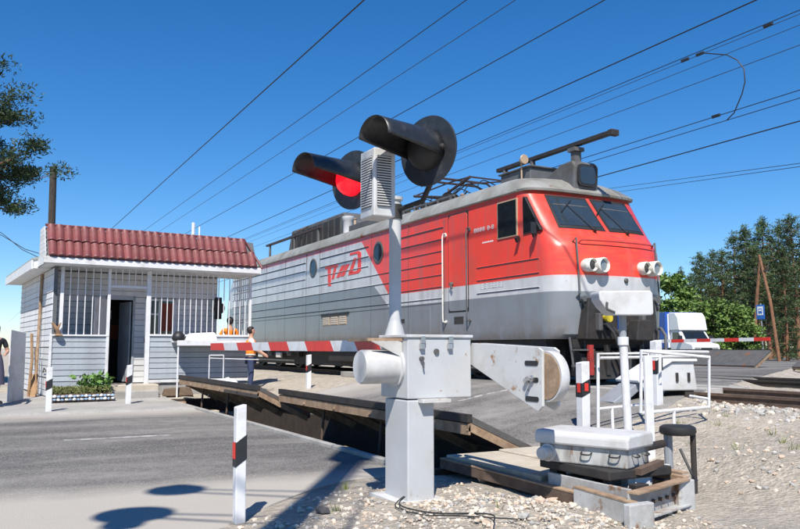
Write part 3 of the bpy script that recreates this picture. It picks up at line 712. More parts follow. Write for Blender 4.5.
mb = MB(); mb.bar((TRK - 1.05, 24.0, 5.33), (TRK - 1.05, 29.6, 5.33), .10, .07); mb.build('busbar', M['copper_rod'], roof)
for y in (24.2, 26.5, 29.2): mb = MB(); mb.cyl((TRK - 1.05, y, 4.75), (TRK - 1.05, y, 5.32), .05, .04, 10); mb.build('post_insulator', M['equip_grey'], roof)
mb = MB(); mb.tube([(TRK - .95, 15.8, 4.98), (TRK - .95, 22, 4.98)], .03, 6)
for i in range(11): mb.box(TRK - .99, TRK - .91, 15.9 + i * .6, 15.96 + i * .6, 4.78, 4.99)
mb.build('pipe_run', M['equip_grey'], roof)
for i in range(5): mb = MB(); y = 16.2 + i * 1.15; mb.box(TRK - .85, TRK - .65, y, y + random.uniform(.25, .6), 4.84, random.uniform(5.0, 5.18)); mb.build('roof_fitting', M['dark_steel'], roof, bevel=.015)

# ---- underframe and bogies
mb = MB(); mb.box(TRK - 1.36, TRK + 1.36, 11.9, 33.2, 1.33, 1.475); mb.build('sole_bar', M['dark_steel'], loco)
mb = MB(); mb.box(TRK - .9, TRK + .9, 11.9, 33.2, .74, 1.34); mb.build('underframe', M['dark_steel'], loco)
def bogie(yc):
    root = None
    mb = MB()
    for s in (-1, 1):
        x = TRK + s * 1.08
        mb.prism([(yc - 2.9, 1.12), (yc - 2.9, 1.36), (yc + 2.9, 1.36), (yc + 2.9, 1.12), (yc + 1.4, 1.12), (yc + 1.0, .98), (yc - 1.0, .98), (yc - 1.4, 1.12)], 'x', x - .05, x + .05)
    mb.box(TRK - 1.05, TRK + 1.05, yc - 2.7, yc - 2.5, 1.0, 1.3); mb.box(TRK - 1.05, TRK + 1.05, yc + 2.5, yc + 2.7, 1.0, 1.3)
    root = mb.build('bogie', M['dark_steel'], loco)
    for k in (-1, 0, 1):
        y = yc + k * 2.1; zc = RAIL + .625
        for s in (-1, 1):
            mb = MB(); mb.lathe((TRK + s * .70, y, zc), (s, 0, 0), [(0, .66), (.03, .625), (.13, .62), (.14, .55), (.09, .52), (.06, .2), (.16, .16), (.2, .1)], 30); mb.build('wheel', M['dark_steel'], root, smooth=40)
            mb = MB(); x = TRK + s * 1.12; mb.box(x - .09, x + .09, y - .2, y + .2, zc - .2, zc + .14); mb.cyl((x, y, zc - .02), (x + s * .14, y, zc - .02), .13, n=14); mb.build('axle_box', M['equip_grey'], root, bevel=.02)
            for dy in (-.34, .34):
                mb = MB(); pts = [(x + .05 * math.cos(t * .9) * 1.2, y + dy + .05 * math.sin(t * .9) * 1.2, zc - .12 + .018 * t) for t in range(22)]; mb.tube(pts, .016, 5); mb.build('spring', M['dark_steel'], root)
        mb = MB(); mb.cyl((TRK - .7, y, zc), (TRK + .7, y, zc), .1, n=10); mb.build('axle', M['dark_steel'], root)
    mb = MB(); mb.tube([(TRK - 1.2, yc - 2.6, .86), (TRK - 1.2, yc + 2.6, .86)], .03, 6); mb.build('brake_rod', M['equip_grey'], root)
    for k in (-1.05, 1.05): mb = MB(); mb.box(TRK - 1.24, TRK - 1.14, yc + k - .25, yc + k + .25, .95, 1.15); mb.build('brake_cylinder', M['headlamp_white'], root, bevel=.03)
bogie(14.9); bogie(28.6)
mb = MB(); mb.box(TRK - 1.25, TRK + 1.2, 18.6, 20.4, .95, 1.35); mb.build('battery_box', M['concrete_slab'], loco, bevel=.03)
mb = MB(); mb.box(TRK - 1.25, TRK + 1.2, 20.8, 22.8, .9, 1.35); mb.build('battery_box', M['dark_steel'], loco, bevel=.03)
# front end below the nose
mb = MB(); mb.prism([(TRK - .98, 1.46), (TRK - .90, 2.24), (TRK + .80, 2.24), (TRK + .86, 1.46)], 'y', 11.195, 11.7); fb = mb.build('beam_shade_panel', M['dark_steel'], loco, bevel=.02)  # beam doubles as a dark panel for the nose shade, widened on the near side
mb = MB(); mb.box(TRK - 1.1, TRK + .95, 11.45, 11.54, 1.30, 1.47); mb.build('front_sill', M['dark_steel'], loco)
mb = MB(); mb.lathe((TRK, 11.42, 1.62), (0, -1, 0), [(0, .17), (.35, .14), (.38, .2), (.55, .2)], 14); mb.prism([(TRK - .26, 1.44), (TRK - .2, 1.82), (TRK + .12, 1.82), (TRK + .26, 1.7), (TRK + .1, 1.44)], 'y', 10.64, 10.90); mb.build('coupler', M['dark_steel'], loco, bevel=.02)
for i, (lat, z, dx, m) in enumerate(((-.62, 1.72, .12, 'rubber'), (-.45, 1.65, .1, 'rubber'), (.45, 1.7, -.1, 'rubber'), (.6, 1.72, -.14, 'rubber'), (-.3, 1.6, .05, 'equip_grey'), (.78, 1.66, -.1, 'equip_grey'))):
    mb = MB(); x = TRK + lat; mb.tube([(x, 11.22, z), (x, 11.04, z + .02), (x + dx * .3, 10.90, z - .12), (x + dx, 10.84, z - .42), (x + dx * 1.6, 10.88, z - .66), (x + dx * 2.3, 10.94, z - .55)], .03, 8); mb.build('brake_hose', M[m], loco, smooth=40)
mb = MB(); mb.lathe((TRK - .55, 11.22, 1.86), (0, -1, 0), [(0, .05), (.12, .05), (.14, .08), (.2, .08)], 12); mb.build('angle_cock', M['yellow_paint'], loco)
for lat, m in ((-.75, 'equip_grey'), (-.2, 'blue_paint'), (.35, 'equip_grey')):
    mb = MB(); mb.box(TRK + lat, TRK + lat + .09, 11.08, 11.21, 1.62, 1.95); mb.build('socket_box', M[m], loco, bevel=.02)
mb = MB(); mb.prism([(11.57, .78), (11.17, .72), (11.27, 1.2), (11.52, 1.32)], 'x', TRK - 1.05, TRK + .9); mb.build('track_guard', M['dark_steel'], loco, bevel=.01)
for i in range(5):
    x = TRK - .95 + i * .42; mb = MB(); mb.box(x, x + .1, 11.15, 11.22, .8, 1.36); mb.build('guard_strut', M['red_dark' if i % 2 == 0 else 'dark_steel'], loco)
for s in (-1, 1):
    mb = MB(); x = TRK + s * .92 - .06
    for z in (.95, 1.25): mb.box(x - .18, x + .18, 11.17, 11.42, z, z + .03)
    for dx in (-.17, .17): mb.bar((x + dx, 11.37, .95), (x + dx, 11.47, 1.5), .03, .03)
    mb.build('footstep', M['equip_grey'], loco)
for lat, z in ((-.95, 2.18), (-.78, 2.12), (-.6, 2.2), (.9, 2.2)):
    mb = MB(); c = np_(lat, z, .06); mb.tube([np_(lat, z, -.02), c, c + Vector((.05, -.02, -.12)), c + Vector((.1, .02, -.2))], .03, 6); mb.lathe(c, (0, -1, 0), [(0, .06), (.08, .06)], 10); mb.build('cable_plug', M['equip_grey'], body)
# ================================================================ CROSSING KEEPER'S HUT
HC = Vector((1.48, 20.4, 0)); HR = R(4.0)
hut = thing('keeper_hut', 'white crossing keeper hut with red tiled roof edge and barred veranda', 'hut', (HC.x, HC.y, .1), HR, world=False)
def H(mb, name, m, parent=hut, **kw):
    o = mb.build(name, m, parent, **kw)
    if parent is hut: o.location = (0, 0, -.1)
    return o
DEP, MW, VD = 6.2, 4.40, 1.0
mb = MB(); mb.box(.03, 5.0, .03, DEP, -.1, .38); mb.box(1.15, 2.45, -.55, .03, -.1, .26); H(mb, 'plinth', M['concrete'], bevel=.02)
mb = MB(); mb.box(1.05, 2.5, -.32, .04, -.08, .40); H(mb, 'step', M['concrete_slab'], bevel=.02)
def bshape(L, h, t=.024):
    m_ = MB(); m_.add([(0, 0, 0), (0, -t, .004), (0, -t * .55, h - .012), (0, 0, h - .004), (L, 0, 0), (L, -t, .004), (L, -t * .55, h - .012), (L, 0, h - .004)],
                      [(0, 1, 2, 3), (7, 6, 5, 4), (0, 4, 5, 1), (1, 5, 6, 2), (2, 6, 7, 3), (3, 7, 4, 0)]); return m_
_bc = {}
def boards(u0, u1, v, z0, z1, h, m, holes=(), rot=0, parent=hut):
    n = round((z1 - z0) / h); h = (z1 - z0) / n
    for i in range(n):
        z = z0 + i * h; segs = [(u0, u1)]
        for a, b, c, d in holes:
            if z + h > c + .02 and z < d - .02:
                ns = []
                for p, q in segs:
                    if p < a: ns.append((p, min(q, a)))
                    if q > b: ns.append((max(p, b), q))
                segs = ns
        for p, q in segs:
            if q - p < .03: continue
            key = (round(q - p, 3), round(h, 4), m.name)
            if key not in _bc: _bc[key] = bshape(q - p, h).mesh('siding_board', m)
            o = link('siding_board', _bc[key], parent)
            o.location = (p, v + random.uniform(-.004, .004), z - .1) if rot == 0 else (v, q, z - .1); o.rotation_euler = (random.uniform(-.012, .012), random.uniform(-.0025, .0025), rot)
# left flank (long wall), veranda parapets, main front wall
mb = MB(); mb.box(.012, .10, .02, DEP, .1, 3.3); H(mb, 'wall', M['siding_joint'])
boards(.02, DEP, .012, .14, 3.24, .148, M['siding_white'], rot=-math.pi / 2)
mb = MB(); mb.box(.10, MW, DEP - .1, DEP, .1, 3.6); mb.box(MW - .1, MW, VD + .1, DEP, .1, 3.6); H(mb, 'wall', M['siding_joint'])
DH, WH = (1.42, 2.16, .3, 2.62), (2.42, 3.24, 1.55, 2.62)
mb = MB()
for a, b, c, d in ((.10, 1.42, .38, 3.3), (1.42, 2.16, 2.62, 3.3), (2.16, 2.42, .38, 3.3), (2.42, 3.24, .38, 1.55), (2.42, 3.24, 2.62, 3.3), (3.24, MW, .38, 3.3)): mb.box(a, b, VD + .012, VD + .1, c, d)
H(mb, 'wall', M['siding_joint'])
boards(.11, MW, VD + .012, .40, 3.24, .148, M['siding_white'], (DH, WH))
mb = MB(); mb.box(.03, 1.30, .012, .06, .36, 1.60); H(mb, 'parapet', M['siding_joint'])
boards(.0, 1.30, .012, .37, 1.585, .135, M['siding_grey'])
mb = MB(); mb.box(2.30, 4.98, .012, .06, .48, 1.62); H(mb, 'parapet', M['siding_joint'])
boards(2.32, 4.96, .012, .52, 1.60, .135, M['siding_grey'])
mb = MB(); mb.box(-.03, 1.31, -.04, .09, 1.585, 1.625); mb.box(2.29, 5.0, -.04, .09, 1.60, 1.65); mb.box(-.035, .025, -.035, .025, .33, 1.585); H(mb, 'sill', M['trim_white'], bevel=.006)
for u, w, z0, z1 in ((.20, .08, 1.62, 3.26), (1.29, .07, .36, 3.26), (2.26, .11, .36, 3.26), (4.99, .06, .4, 3.26)):
    mb = MB(); mb.box(u - w / 2, u + w / 2, -.03, .05, z0, z1); H(mb, 'post', M['trim_white'], bevel=.006)
for q in ((1.33, 2.2, -.02, .04, 2.80, 2.86), (2.32, 4.95, -.02, .03, .43, .50)): mb = MB(); mb.box(*q); H(mb, 'cross_rail', M['trim_white'])
mb = MB(); mb.cyl((0, 0, 0), (0, 0, 1.0), .013, n=6); barm = mb.mesh('bar', M['trim_white'])
for i in range(5): piece('bar', barm, hut, (.385 + i * .175, .015, 1.52), (0, 0, 0), (1, 1, 1.64))
for i in range(5): piece('bar', barm, hut, (1.44 + i * .16, .015, 2.75), (0, 0, 0), (1, 1, .42))
for i in range(17): piece('bar', barm, hut, (2.44 + i * .151, .015, 1.54), (0, 0, 0), (1, 1, 1.62))
for i in range(6): piece('bar', barm, hut, (4.99, .2 + i * .16, 1.54), (0, 0, 0), (1, 1, 1.62))
for z in (2.0, 2.45, 2.9): mb = MB(); mb.cyl((4.99, .05, z), (4.99, 1.0, z), .012, n=6); H(mb, 'bar', M['trim_white'])
# door, room seen behind it
dr = MB(); dr.box(1.42, 1.47, VD - .03, VD + .05, .38, 2.66); dr.box(2.11, 2.16, VD - .03, VD + .05, .38, 2.66); dr.box(1.42, 2.16, VD - .03, VD + .05, 2.56, 2.66); H(dr, 'door_frame', M['siding_grey'])
mb = MB(); mb.hexa([(1.45, VD - .02, .42), (1.02, .42, .42), (1.035, .39, .42), (1.485, VD - .03, .42), (1.45, VD - .02, 2.56), (1.02, .42, 2.56), (1.035, .39, 2.56), (1.485, VD - .03, 2.56)]); dl = H(mb, 'door', M['trim_white'], bevel=.005)
mb = MB(); mb.box(1.07, 1.12, .40, .43, 1.35, 1.42); mb.build('handle', M['black_paint'], dl)
mb = MB(); mb.hexa([(2.05, VD + .08, .42), (1.92, 1.7, .42), (1.96, 1.71, .42), (2.09, VD + .08, .42), (2.05, VD + .08, 2.52), (1.92, 1.7, 2.52), (1.96, 1.71, 2.52), (2.09, VD + .08, 2.52)]); H(mb, 'inner_door', M['siding_grey'])
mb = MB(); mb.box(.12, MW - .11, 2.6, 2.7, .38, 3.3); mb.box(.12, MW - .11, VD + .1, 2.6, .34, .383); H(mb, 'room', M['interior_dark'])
mb = MB(); mb.box(1.62, 1.86, 2.57, 2.6, 1.55, 1.95); H(mb, 'poster', M['leaves_herb'])
mb = MB(); mb.box(1.90, 2.1, 2.57, 2.6, 1.55, 1.95); H(mb, 'poster', M['curtain_red'])
mb = MB(); mb.box(1.62, 1.9, 2.56, 2.6, 2.1, 2.35); H(mb, 'poster', M['headlamp_white'])
# window
wf = MB()
for a, b, c, d in ((2.42, 2.48, 1.55, 2.62), (3.18, 3.24, 1.55, 2.62), (2.42, 3.24, 1.55, 1.61), (2.42, 3.24, 2.56, 2.62), (2.78, 2.83, 1.6, 2.58), (2.46, 2.8, 2.18, 2.22)): wf.box(a, b, VD - .01, VD + .05, c, d)
win = H(wf, 'window', M['trim_white'])
mb = MB(); mb.box(2.47, 2.79, VD + .015, VD + .025, 1.6, 2.57); mb.build('pane', M['window_glass'], win)
mb = MB(); mb.box(2.82, 3.19, VD + .015, VD + .025, 1.6, 2.57); mb.build('pane', M['window_glass'], win)
mb = MB(); mb.box(2.86, 3.16, VD + .005, VD + .013, 1.75, 2.5); mb.build('curtain', M['curtain_red'], win)
# counter on the parapet
mb = MB(); mb.box(2.86, 4.85, -.55, -.02, 1.44, 1.47); mb.box(2.86, 4.85, -.57, -.54, 1.36, 1.49); H(mb, 'counter', M['trim_white'], bevel=.006)
mb = MB(); mb.cyl((2.90, -.52, .05), (2.90, -.52, 1.44), .022, n=8); H(mb, 'counter_leg', M['trim_white'])
# eaves and red tiles
mb = MB(); mb.box(-.28, 5.08, -.40, VD + .2, 3.270, 3.30); H(mb, 'soffit', M['trim_white'])
mb = MB(); mb.prism([(-.47, 3.30), (-.47, 3.43), (-.40, 3.46), (-.40, 3.292)], 'x', -.30, 5.10); mb.box(-.30, -.262, -.40, .60, 3.27, 3.46); H(mb, 'fascia', M['trim_white'])
mb = MB(); mb.prism([(-.40, 3.46), (-.03, 4.18), (.6, 4.18), (.6, 3.3), (-.40, 3.3)], 'x', -.24, 5.02); H(mb, 'roof_core', M['siding_joint'])
A0, A1 = Vector((0, -.455, 3.455)), Vector((0, -.055, 4.215)); sl_ = (A1 - A0); ang = math.atan2(sl_.z, -(-sl_.y))
TW, TL = .192, sl_.length / 2 + .03
mb = MB(); N = 6; vs = []
for j, (q, lift) in enumerate(((0, .030), (.10, .024), (.11, .016), (TL, .0))):
    for i in range(N + 1):
        t = i / N; vs.append((t * TW, q, lift + .062 * math.sin(math.pi * t) ** .8 if 0 < t < 1 else lift))
fs = [(j * (N + 1) + i, j * (N + 1) + i + 1, (j + 1) * (N + 1) + i + 1, (j + 1) * (N + 1) + i) for j in range(3) for i in range(N)]
n0 = len(vs); vs += [(0, 0, -.01), (TW, 0, -.01)]; fs.append(tuple([n0] + [i for i in range(N + 1)] + [n0 + 1]))
mb.add(vs, fs); tile = mb.mesh('roof_tile', M['tile_red'], smooth=50)
rf = tag(bpy.data.objects.new('tiled_roof', None)); COL.objects.link(rf); rf.parent = hut; rf.location = (0, 0, -.1)
for r_ in range(2):
    for i in range(27 if r_ == 0 else 26):
        o = link('roof_tile', tile, rf); p = A0 + sl_.normalized() * (r_ * (TL - .035)) + Vector((0, -.006 - .002 * r_, .008))
        o.location = (-.20 + i * TW - r_ * .02 + random.uniform(-.004, .004), p.y, p.z); o.rotation_euler = (ang + random.uniform(-.02, .02), random.uniform(-.02, .02), random.uniform(-.02, .02))
mb = MB(); mb.tube([(-.25, -.06, 4.24), (4.76, -.06, 4.24), (5.13, -.47, 3.45)], .035, 6); mb.build('ridge_trim', M['tile_red'], rf)
for i in range(7):
    z = 3.47 + i * .105; v0 = -.42 + (z - 3.46) * .52; mb = MB(); mb.box(-.275, -.245, v0, .55, z, z + .098); mb.build('gable_board', M['siding_white'], rf)
# rear roof over the left flank
mb = MB(); mb.hexa([(-.42, .55, 3.44), (2.2, .55, 4.10), (2.2, DEP + .35, 4.10), (-.42, DEP + .35, 3.44), (-.42, .55, 3.49), (2.2, .55, 4.16), (2.2, DEP + .35, 4.16), (-.42, DEP + .35, 3.49)]); mb.hexa([(2.2, .55, 4.10), (4.8, .55, 3.44), (4.8, DEP + .35, 3.44), (2.2, DEP + .35, 4.10), (2.2, .55, 4.16), (4.8, .55, 3.49), (4.8, DEP + .35, 3.49), (2.2, DEP + .35, 4.16)]); H(mb, 'rear_roof', M['slate_grey'])
mb = MB(); mb.box(-.44, -.40, .56, DEP + .3, 3.22, 3.44); mb.box(-.40, .02, .56, DEP + .3, 3.24, 3.27); mb.prism([(-.40, 3.25), (.6, 3.25), (.6, 3.66), (-.40, 3.45)], 'y', .58, .62); H(mb, 'fascia', M['trim_white'])
mb = MB(); mb.cyl((3.82, 1.5, 4.1), (3.82, 1.5, 4.85), .045, n=8); mb.cyl((4.0, 1.5, 4.1), (4.0, 1.5, 4.75), .025, n=8); mb.box(3.8, 4.02, 1.48, 1.52, 4.2, 4.24); H(mb, 'antenna', M['sign_white'])
mb = MB(); mb.cyl((4.40, .98, 2.4), (4.40, .78, 2.4), .10, .16, 14); mb.box(4.33, 4.47, .8, 1.0, 2.1, 2.7); H(mb, 'loudspeaker', M['black_paint'])
# rusty drain pipe and old plank against the flank
mb = MB(); mb.tube([(-.05, 1.6, 3.2), (-.06, 1.6, 2.2), (-.09, 1.5, .9), (-.07, 1.5, .15)], .04, 8); H(mb, 'drain_pipe', M['rust_light'])
mb = MB(); mb.tube([(-.03, .8, .7), (-.08, .3, .82), (-.05, -.05, .72), (-.02, -.06, .3)], .012, 6); H(mb, 'cable', M['cable'])

def hl(u, v, z): q = Matrix.Rotation(HR, 3, 'Z') @ Vector((u, v, 0)); return Vector((HC.x + q.x, HC.y + q.y, z))
# flower bed
fb0 = hl(.62, -.55, .12)
bed = thing('flower_bed', 'flower bed edged with blue and white stones before the hut', 'flower bed', fb0, HR, world=False)
mb = MB(); mb.box(-.68, .68, -.20, .42, -.05, .12); mb.build('soil', M['rust_steel'], bed)
rs = [rock_mesh('edging_stone', M['bed_blue' if i % 2 else 'sign_white'], 90 + i, .8) for i in range(4)]
for i in range(17):
    for r_ in range(2):
        o = piece('edging_stone', rs[(i + r_) % 4], bed, (-.68 + i * .085, -.22 + random.uniform(-.02, .02), .0 + r_ * .075), (0, 0, random.uniform(0, 6)), (.055, .05, .045))
for i in range(6): piece('edging_stone', rs[i % 4], bed, (.70, -.15 + i * .09, .05), (0, 0, i), (.05, .05, .06))
def leaf_stuff(pts, m, size, aspect=2.2, up=.3, seed=2, name='leaves', curl=0.):
    rnd = random.Random(seed); mb = MB()
    for p in pts:
        d = Vector((rnd.gauss(0, 1), rnd.gauss(0, 1), rnd.gauss(0, .6) + up)).normalized(); s = d.orthogonal(); s = (s @ Matrix.Rotation(rnd.uniform(0, 6.3), 3, d)).normalized() if False else (Matrix.Rotation(rnd.uniform(0, 6.3), 3, d) @ s).normalized()
        L = size * rnd.uniform(.6, 1.3); w = L / aspect; p = Vector(p); nn = d.cross(s) * L * .12
        mb.add([p - s * w * .1, p + d * L * .5 + s * w * .5 + nn, p + d * L, p + d * L * .5 - s * w * .5 + nn], [(0, 1, 2, 3)])
    return mb.mesh(name, m)
rnd = random.Random(4)
pts = [(rnd.uniform(-.66, .66), rnd.uniform(-.18, .4), rnd.uniform(.10, .26)) for _ in range(1600)]
link('low_plants', leaf_stuff(pts, M['grass'], .07, 2.5, .6), bed)
pts = [(.32 + rnd.gauss(0, .16), .12 + rnd.gauss(0, .1), rnd.uniform(.2, .52)) for _ in range(160)]
link('tall_plant', leaf_stuff(pts, M['leaves_herb'], .17, 1.8, .5, 5), bed)
# white board leaning, stump, boxes by the step
o0 = hl(-.62, 1.1, .1)
bd = thing('leaning_board', 'pale sheet leaning upright beside the left wall of the hut', 'board', o0, 0)
q0 = at(8, 402, 'z', .1); q1 = at(23.5, 400, 'z', .1); dv = (q1 - q0); t0 = Vector((0, .25, 1.62))
mb = MB(); nn = Vector((-dv.y, dv.x, 0)).normalized() * .03
mb.hexa([q0, q1, q1 + nn, q0 + nn, q0 + t0, q1 + t0 * .96, q1 + t0 * .96 + nn, q0 + t0 + nn]); mb.build('sheet', M['white_paint'], bd, bevel=.01)
p = at(28, 398, 'z', .1)
mb = MB(); mb.tube([p, p + Vector((.05, .1, .9)), p + Vector((.02, .2, 1.55))], .035, 7); mb.bar(p + Vector((.18, .1, 0)), p + Vector((.12, .3, 1.2)), .10, .03); mb.bar(p + Vector((.1, -.1, .0)), p + Vector((.15, .3, .55)), .14, .05)
tag(mb.build('scrap_planks', M['wood_brown']), 'brown scrap planks and pipe propped between pale sheet and hut', 'planks')
p = hl(.16, -.06, 1.60)
mb = MB(); mb.tube([p + Vector((0, -.02, .0)), p + Vector((-.05, -.05, .15)), p + Vector((-.16, -.06, .30))], .055, 8, .03); mb.tube([p + Vector((-.04, -.05, .15)), p + Vector((.03, -.05, .3))], .03, 7, .015); mb.lathe(p + Vector((0, -.02, 0)), (0, 0, 1), [(0, .1), (.03, .07)], 10)
tag(mb.build('driftwood', M['wood_brown']), 'brown forked driftwood standing on the corner of the grey parapet', 'driftwood')
p = hl(2.95, -.55, .1)
mb = MB(); mb.hexa([p + Vector((-.38, .1, 0)), p + Vector((.38, .06, 0)), p + Vector((.40, .38, 0)), p + Vector((-.36, .42, 0)), p + Vector((-.30, .14, .18)), p + Vector((.30, .12, .22)), p + Vector((.34, .34, .22)), p + Vector((-.3, .38, .18))])
tag(mb.build('timber_block', M['timber'], bevel=.02), 'old broken timber baulk lying under the white leg', 'timber')
p = hl(2.93, -.42, 1.475)
bag = MB(); bag.lathe(p, (0, 0, 1), [(0, .13), (.06, .17), (.16, .15), (.23, .07), (.25, .03)], 12)
tag(bag.build('black_bag', M['black_paint'], smooth=60), 'small black bag on the left end of the white counter', 'bag')
p = hl(3.55, -.25, 1.475)
mb = MB(); mb.hexa([p + Vector((-.4, -.15, 0)), p + Vector((.45, -.1, 0)), p + Vector((.42, .2, 0)), p + Vector((-.38, .2, 0)), p + Vector((-.3, -.05, .20)), p + Vector((.4, .0, .24)), p + Vector((.38, .17, .24)), p + Vector((-.3, .17, .2))])
tag(mb.build('white_bundle', M['white_cloth'], bevel=.05), 'folded white sheet lying on the hut counter behind bars', 'bundle')

# ================================================================ BARRIER PLATES
def plate(name, xh, y0, y1, sgn, zb, label, group, zr=.49, run=.95):
    """xh hinge x, raised edge at xh + sgn*run"""
    xr = xh + sgn * run
    t = thing(name, label, 'barrier plate', ((xh + xr) / 2, (y0 + y1) / 2, zb), 0, group)
    n = Vector((-sgn * zr, 0, run)).normalized(); n = n if n.z > 0 else -n
    mb = MB(); th = .07
    def quad(y, o): return [Vector((xh, y, zb)) + o, Vector((xr, y, zb + zr)) + o]
    a, b = quad(y0, Vector()); c, d = quad(y1, Vector()); o_ = n * th
    mb.hexa([a, b, d, c, a + o_, b + o_, d + o_, c + o_]); mb.build('deck_plate', M['plate_steel'], t, bevel=.004)
    mb = MB(); mb.hexa([(xr + sgn * .004, y0, zb + zr - .13), (xr + sgn * .03, y0, zb + zr - .13), (xr + sgn * .03, y1, zb + zr - .13), (xr + sgn * .004, y1, zb + zr - .13), (xr + sgn * .004, y0, zb + zr - .01), (xr + sgn * .03, y0, zb + zr - .01), (xr + sgn * .03, y1, zb + zr - .01), (xr + sgn * .004, y1, zb + zr - .01)]); mb.build('edge_angle', M['rust_light'], t)
    mb = MB(); mb.box(min(xr - sgn * .02, xr + sgn * .045), max(xr - sgn * .02, xr + sgn * .045), y0, y1, zb + zr + .004, zb + zr + .09); mb.build('nose_bar', M['dark_steel'], t)
    for y in (y0, y1 - .03):
        mb = MB(); mb.hexa([Vector((xh, y, zb)) - n * .09, Vector((xr, y, zb + zr)) - n * .09, Vector((xr, y + .03, zb + zr)) - n * .09, Vector((xh, y + .03, zb)) - n * .09, Vector((xh, y, zb)) - n * .004, Vector((xr, y, zb + zr)) - n * .004, Vector((xr, y + .03, zb + zr)) - n * .004, Vector((xh, y + .03, zb)) - n * .004]); mb.build('side_angle', M['rust_light'], t)
    k = max(2, int((y1 - y0) / 1.2))
    for i in range(1, k):
        y = y0 + (y1 - y0) * i / k; mb = MB(); mb.bar(Vector((xh, y, zb)) - n * .06 + Vector((sgn * .05, 0, 0)), Vector((xr, y, zb + zr)) - n * .06, .05, .10); mb.build('under_rib', M['rust_light'], t)
    mb = MB(); mb.cyl((xh, y0, zb), (xh, y1, zb), .03, n=8); mb.build('hinge', M['rust_steel'], t)
    if zb < .2:
        for i in range(1, 3):
            y = y0 + (y1 - y0) * i / 3 + .4; mb = MB(); mb.tube([(xr + .15, y, zb + zr - .16), (xr + .12, y + .03, -.2), (xr + .1, y, -.43)], .022, 6); mb.build('push_rod', M['rust_steel'], t)
    return t
plate('barrier_plate', 5.70, 7.24, 13.36, -1, .06, 'raised steel barrier plate across the near lane behind the pedestal', 'raised road barrier plates', .43)
plate('barrier_plate', 5.34, 13.48, 19.66, -1, .06, 'raised steel barrier plate nearest the hut, its rusty edge showing', 'raised road barrier plates')
plate('barrier_plate', 24.7, 19.0, 25.0, 1, .60, 'raised grey barrier plate in front of the white truck', 'raised road barrier plates', .56)
plate('barrier_plate', 24.7, 12.6, 17.5, 1, .60, 'raised grey barrier plate at the right picture edge beyond the rails', 'raised road barrier plates', .56)

# ---- cover slab between plates and drive, steel beams
sb = thing('cover_slab', 'pale concrete cover slab between barrier pedestal and white drive box', 'slab', (4.9, 6.3, .0))
mb = MB(); mb.box(4.36, 5.02, 5.55, 7.12, .06, .19); mb.build('slab', M['concrete_slab'], sb, bevel=.012)
mb = MB(); mb.box(5.04, 5.62, 5.62, 7.14, .06, .205); mb.build('slab', M['concrete_slab'], sb, bevel=.012)
mb = MB(); mb.box(4.37, 4.85, 5.40, 5.53, .05, .15); mb.build('timber', M['rust_light'], sb, bevel=.01)
fr = thing('steel_frame', 'rusty steel channel frame carrying the white drive box', 'frame', (4.6, 4.9, 0))
def channel(p0, p1, h, name, m, w=.07, t=.012):
    p0 = Vector(p0); p1 = Vector(p1); d = (p1 - p0).normalized(); s = Vector((d.y, -d.x, 0)) * w; up = Vector((0, 0, 1)); mb = MB()
    mb.bar(p0 + up * h / 2, p1 + up * h / 2, t, h - t); mb.bar(p0 + up * t / 2 - s * .5, p1 + up * t / 2 - s * .5, w, t)
    c = mb.build(name, m, fr); mb = MB(); mb.bar(p0 + up * (h + t * .1) - s * .42, p1 + up * (h + t * .1) - s * .42, w * 1.1, t); mb.build('flange', M['rust_light'], c); return c
channel((4.28, 7.1, .06), (4.28, 4.35, .03), .10, 'channel', M['rust_steel'])
channel((4.22, 4.95, .04), (4.22, 4.32, .02), .16, 'channel', M['worn_metal'])
channel((5.04, 4.62, .05), (4.26, 4.40, .04), .20, 'channel', M['worn_metal'], .09)
channel((5.12, 5.6, .08), (5.12, 4.66, .06), .22, 'channel', M['worn_metal'])
mb = MB(); mb.box(4.12, 4.36, 4.24, 4.31, -.03, .19); mb.build('end_plate', M['worn_metal'], fr, bevel=.01)
mb = MB(); mb.box(4.94, 5.12, 4.54, 4.61, -.02, .25); mb.build('end_plate', M['worn_metal'], fr, bevel=.01)
mb = MB(); mb.box(4.60, 4.86, 4.74, 4.98, .0, .30); mb.build('stand_block', M['white_rusty'], fr, bevel=.01)
mb = MB(); mb.box(4.66, 4.82, 4.728, 4.74, .12, .27); mb.build('cover_plate', M['trim_white'], fr)
mb = MB(); mb.box(4.87, 5.32, 4.98, 5.02, .05, .30); mb.build('side_plate', M['white_rusty'], fr, bevel=.005)
mb = MB(); mb.box(4.36, 5.04, 4.70, 5.56, .27, .342); mb.build('base_plate', M['dark_steel'], fr, bevel=.01)
for a, b in ((4.42, 5.5), (4.9, 5.5), (4.42, 4.84)): mb = MB(); mb.box(a, a + .1, b - .1, b, -.02, .28); mb.build('leg', M['dark_steel'], fr)
for a, b, c, d, e_, f_, m in ((4.36, 4.40, 4.5, 5.45, .05, .24, 'worn_metal'), (4.50, 4.64, 4.56, 4.64, .18, .25, 'dark_steel'), (5.06, 5.12, 4.6, 5.5, .2, .27, 'rust_light'), (4.44, 4.6, 4.68, 4.73, .05, .2, 'dark_steel')):
    mb = MB(); mb.box(a, b, c, d, e_, f_); mb.build('bracket', M[m], fr, bevel=.006)
for i in range(6):
    mb = MB(); x = 4.38 + i * .105; mb.lathe((x, 4.415 + .031 * i, .14), (0, -1, 0), [(0, .018), (.012, .018), (.014, .009), (.03, .009)], 6); mb.build('bolt', M['rust_steel'], fr)
mb = MB(); mb.tube(smooth_pts([(4.84, 4.8, .26), (5.1, 4.72, .2), (5.4, 4.78, .18), (5.55, 4.95, .2), (5.58, 5.1, .4)]), .012, 6); mb.build('hose', M['rubber'], fr)
db = thing('drive_box', 'white steel drive box with rounded lid and grimy sides on rusty frame', 'drive box', (4.60, 5.14, .345), R(20), world=False)
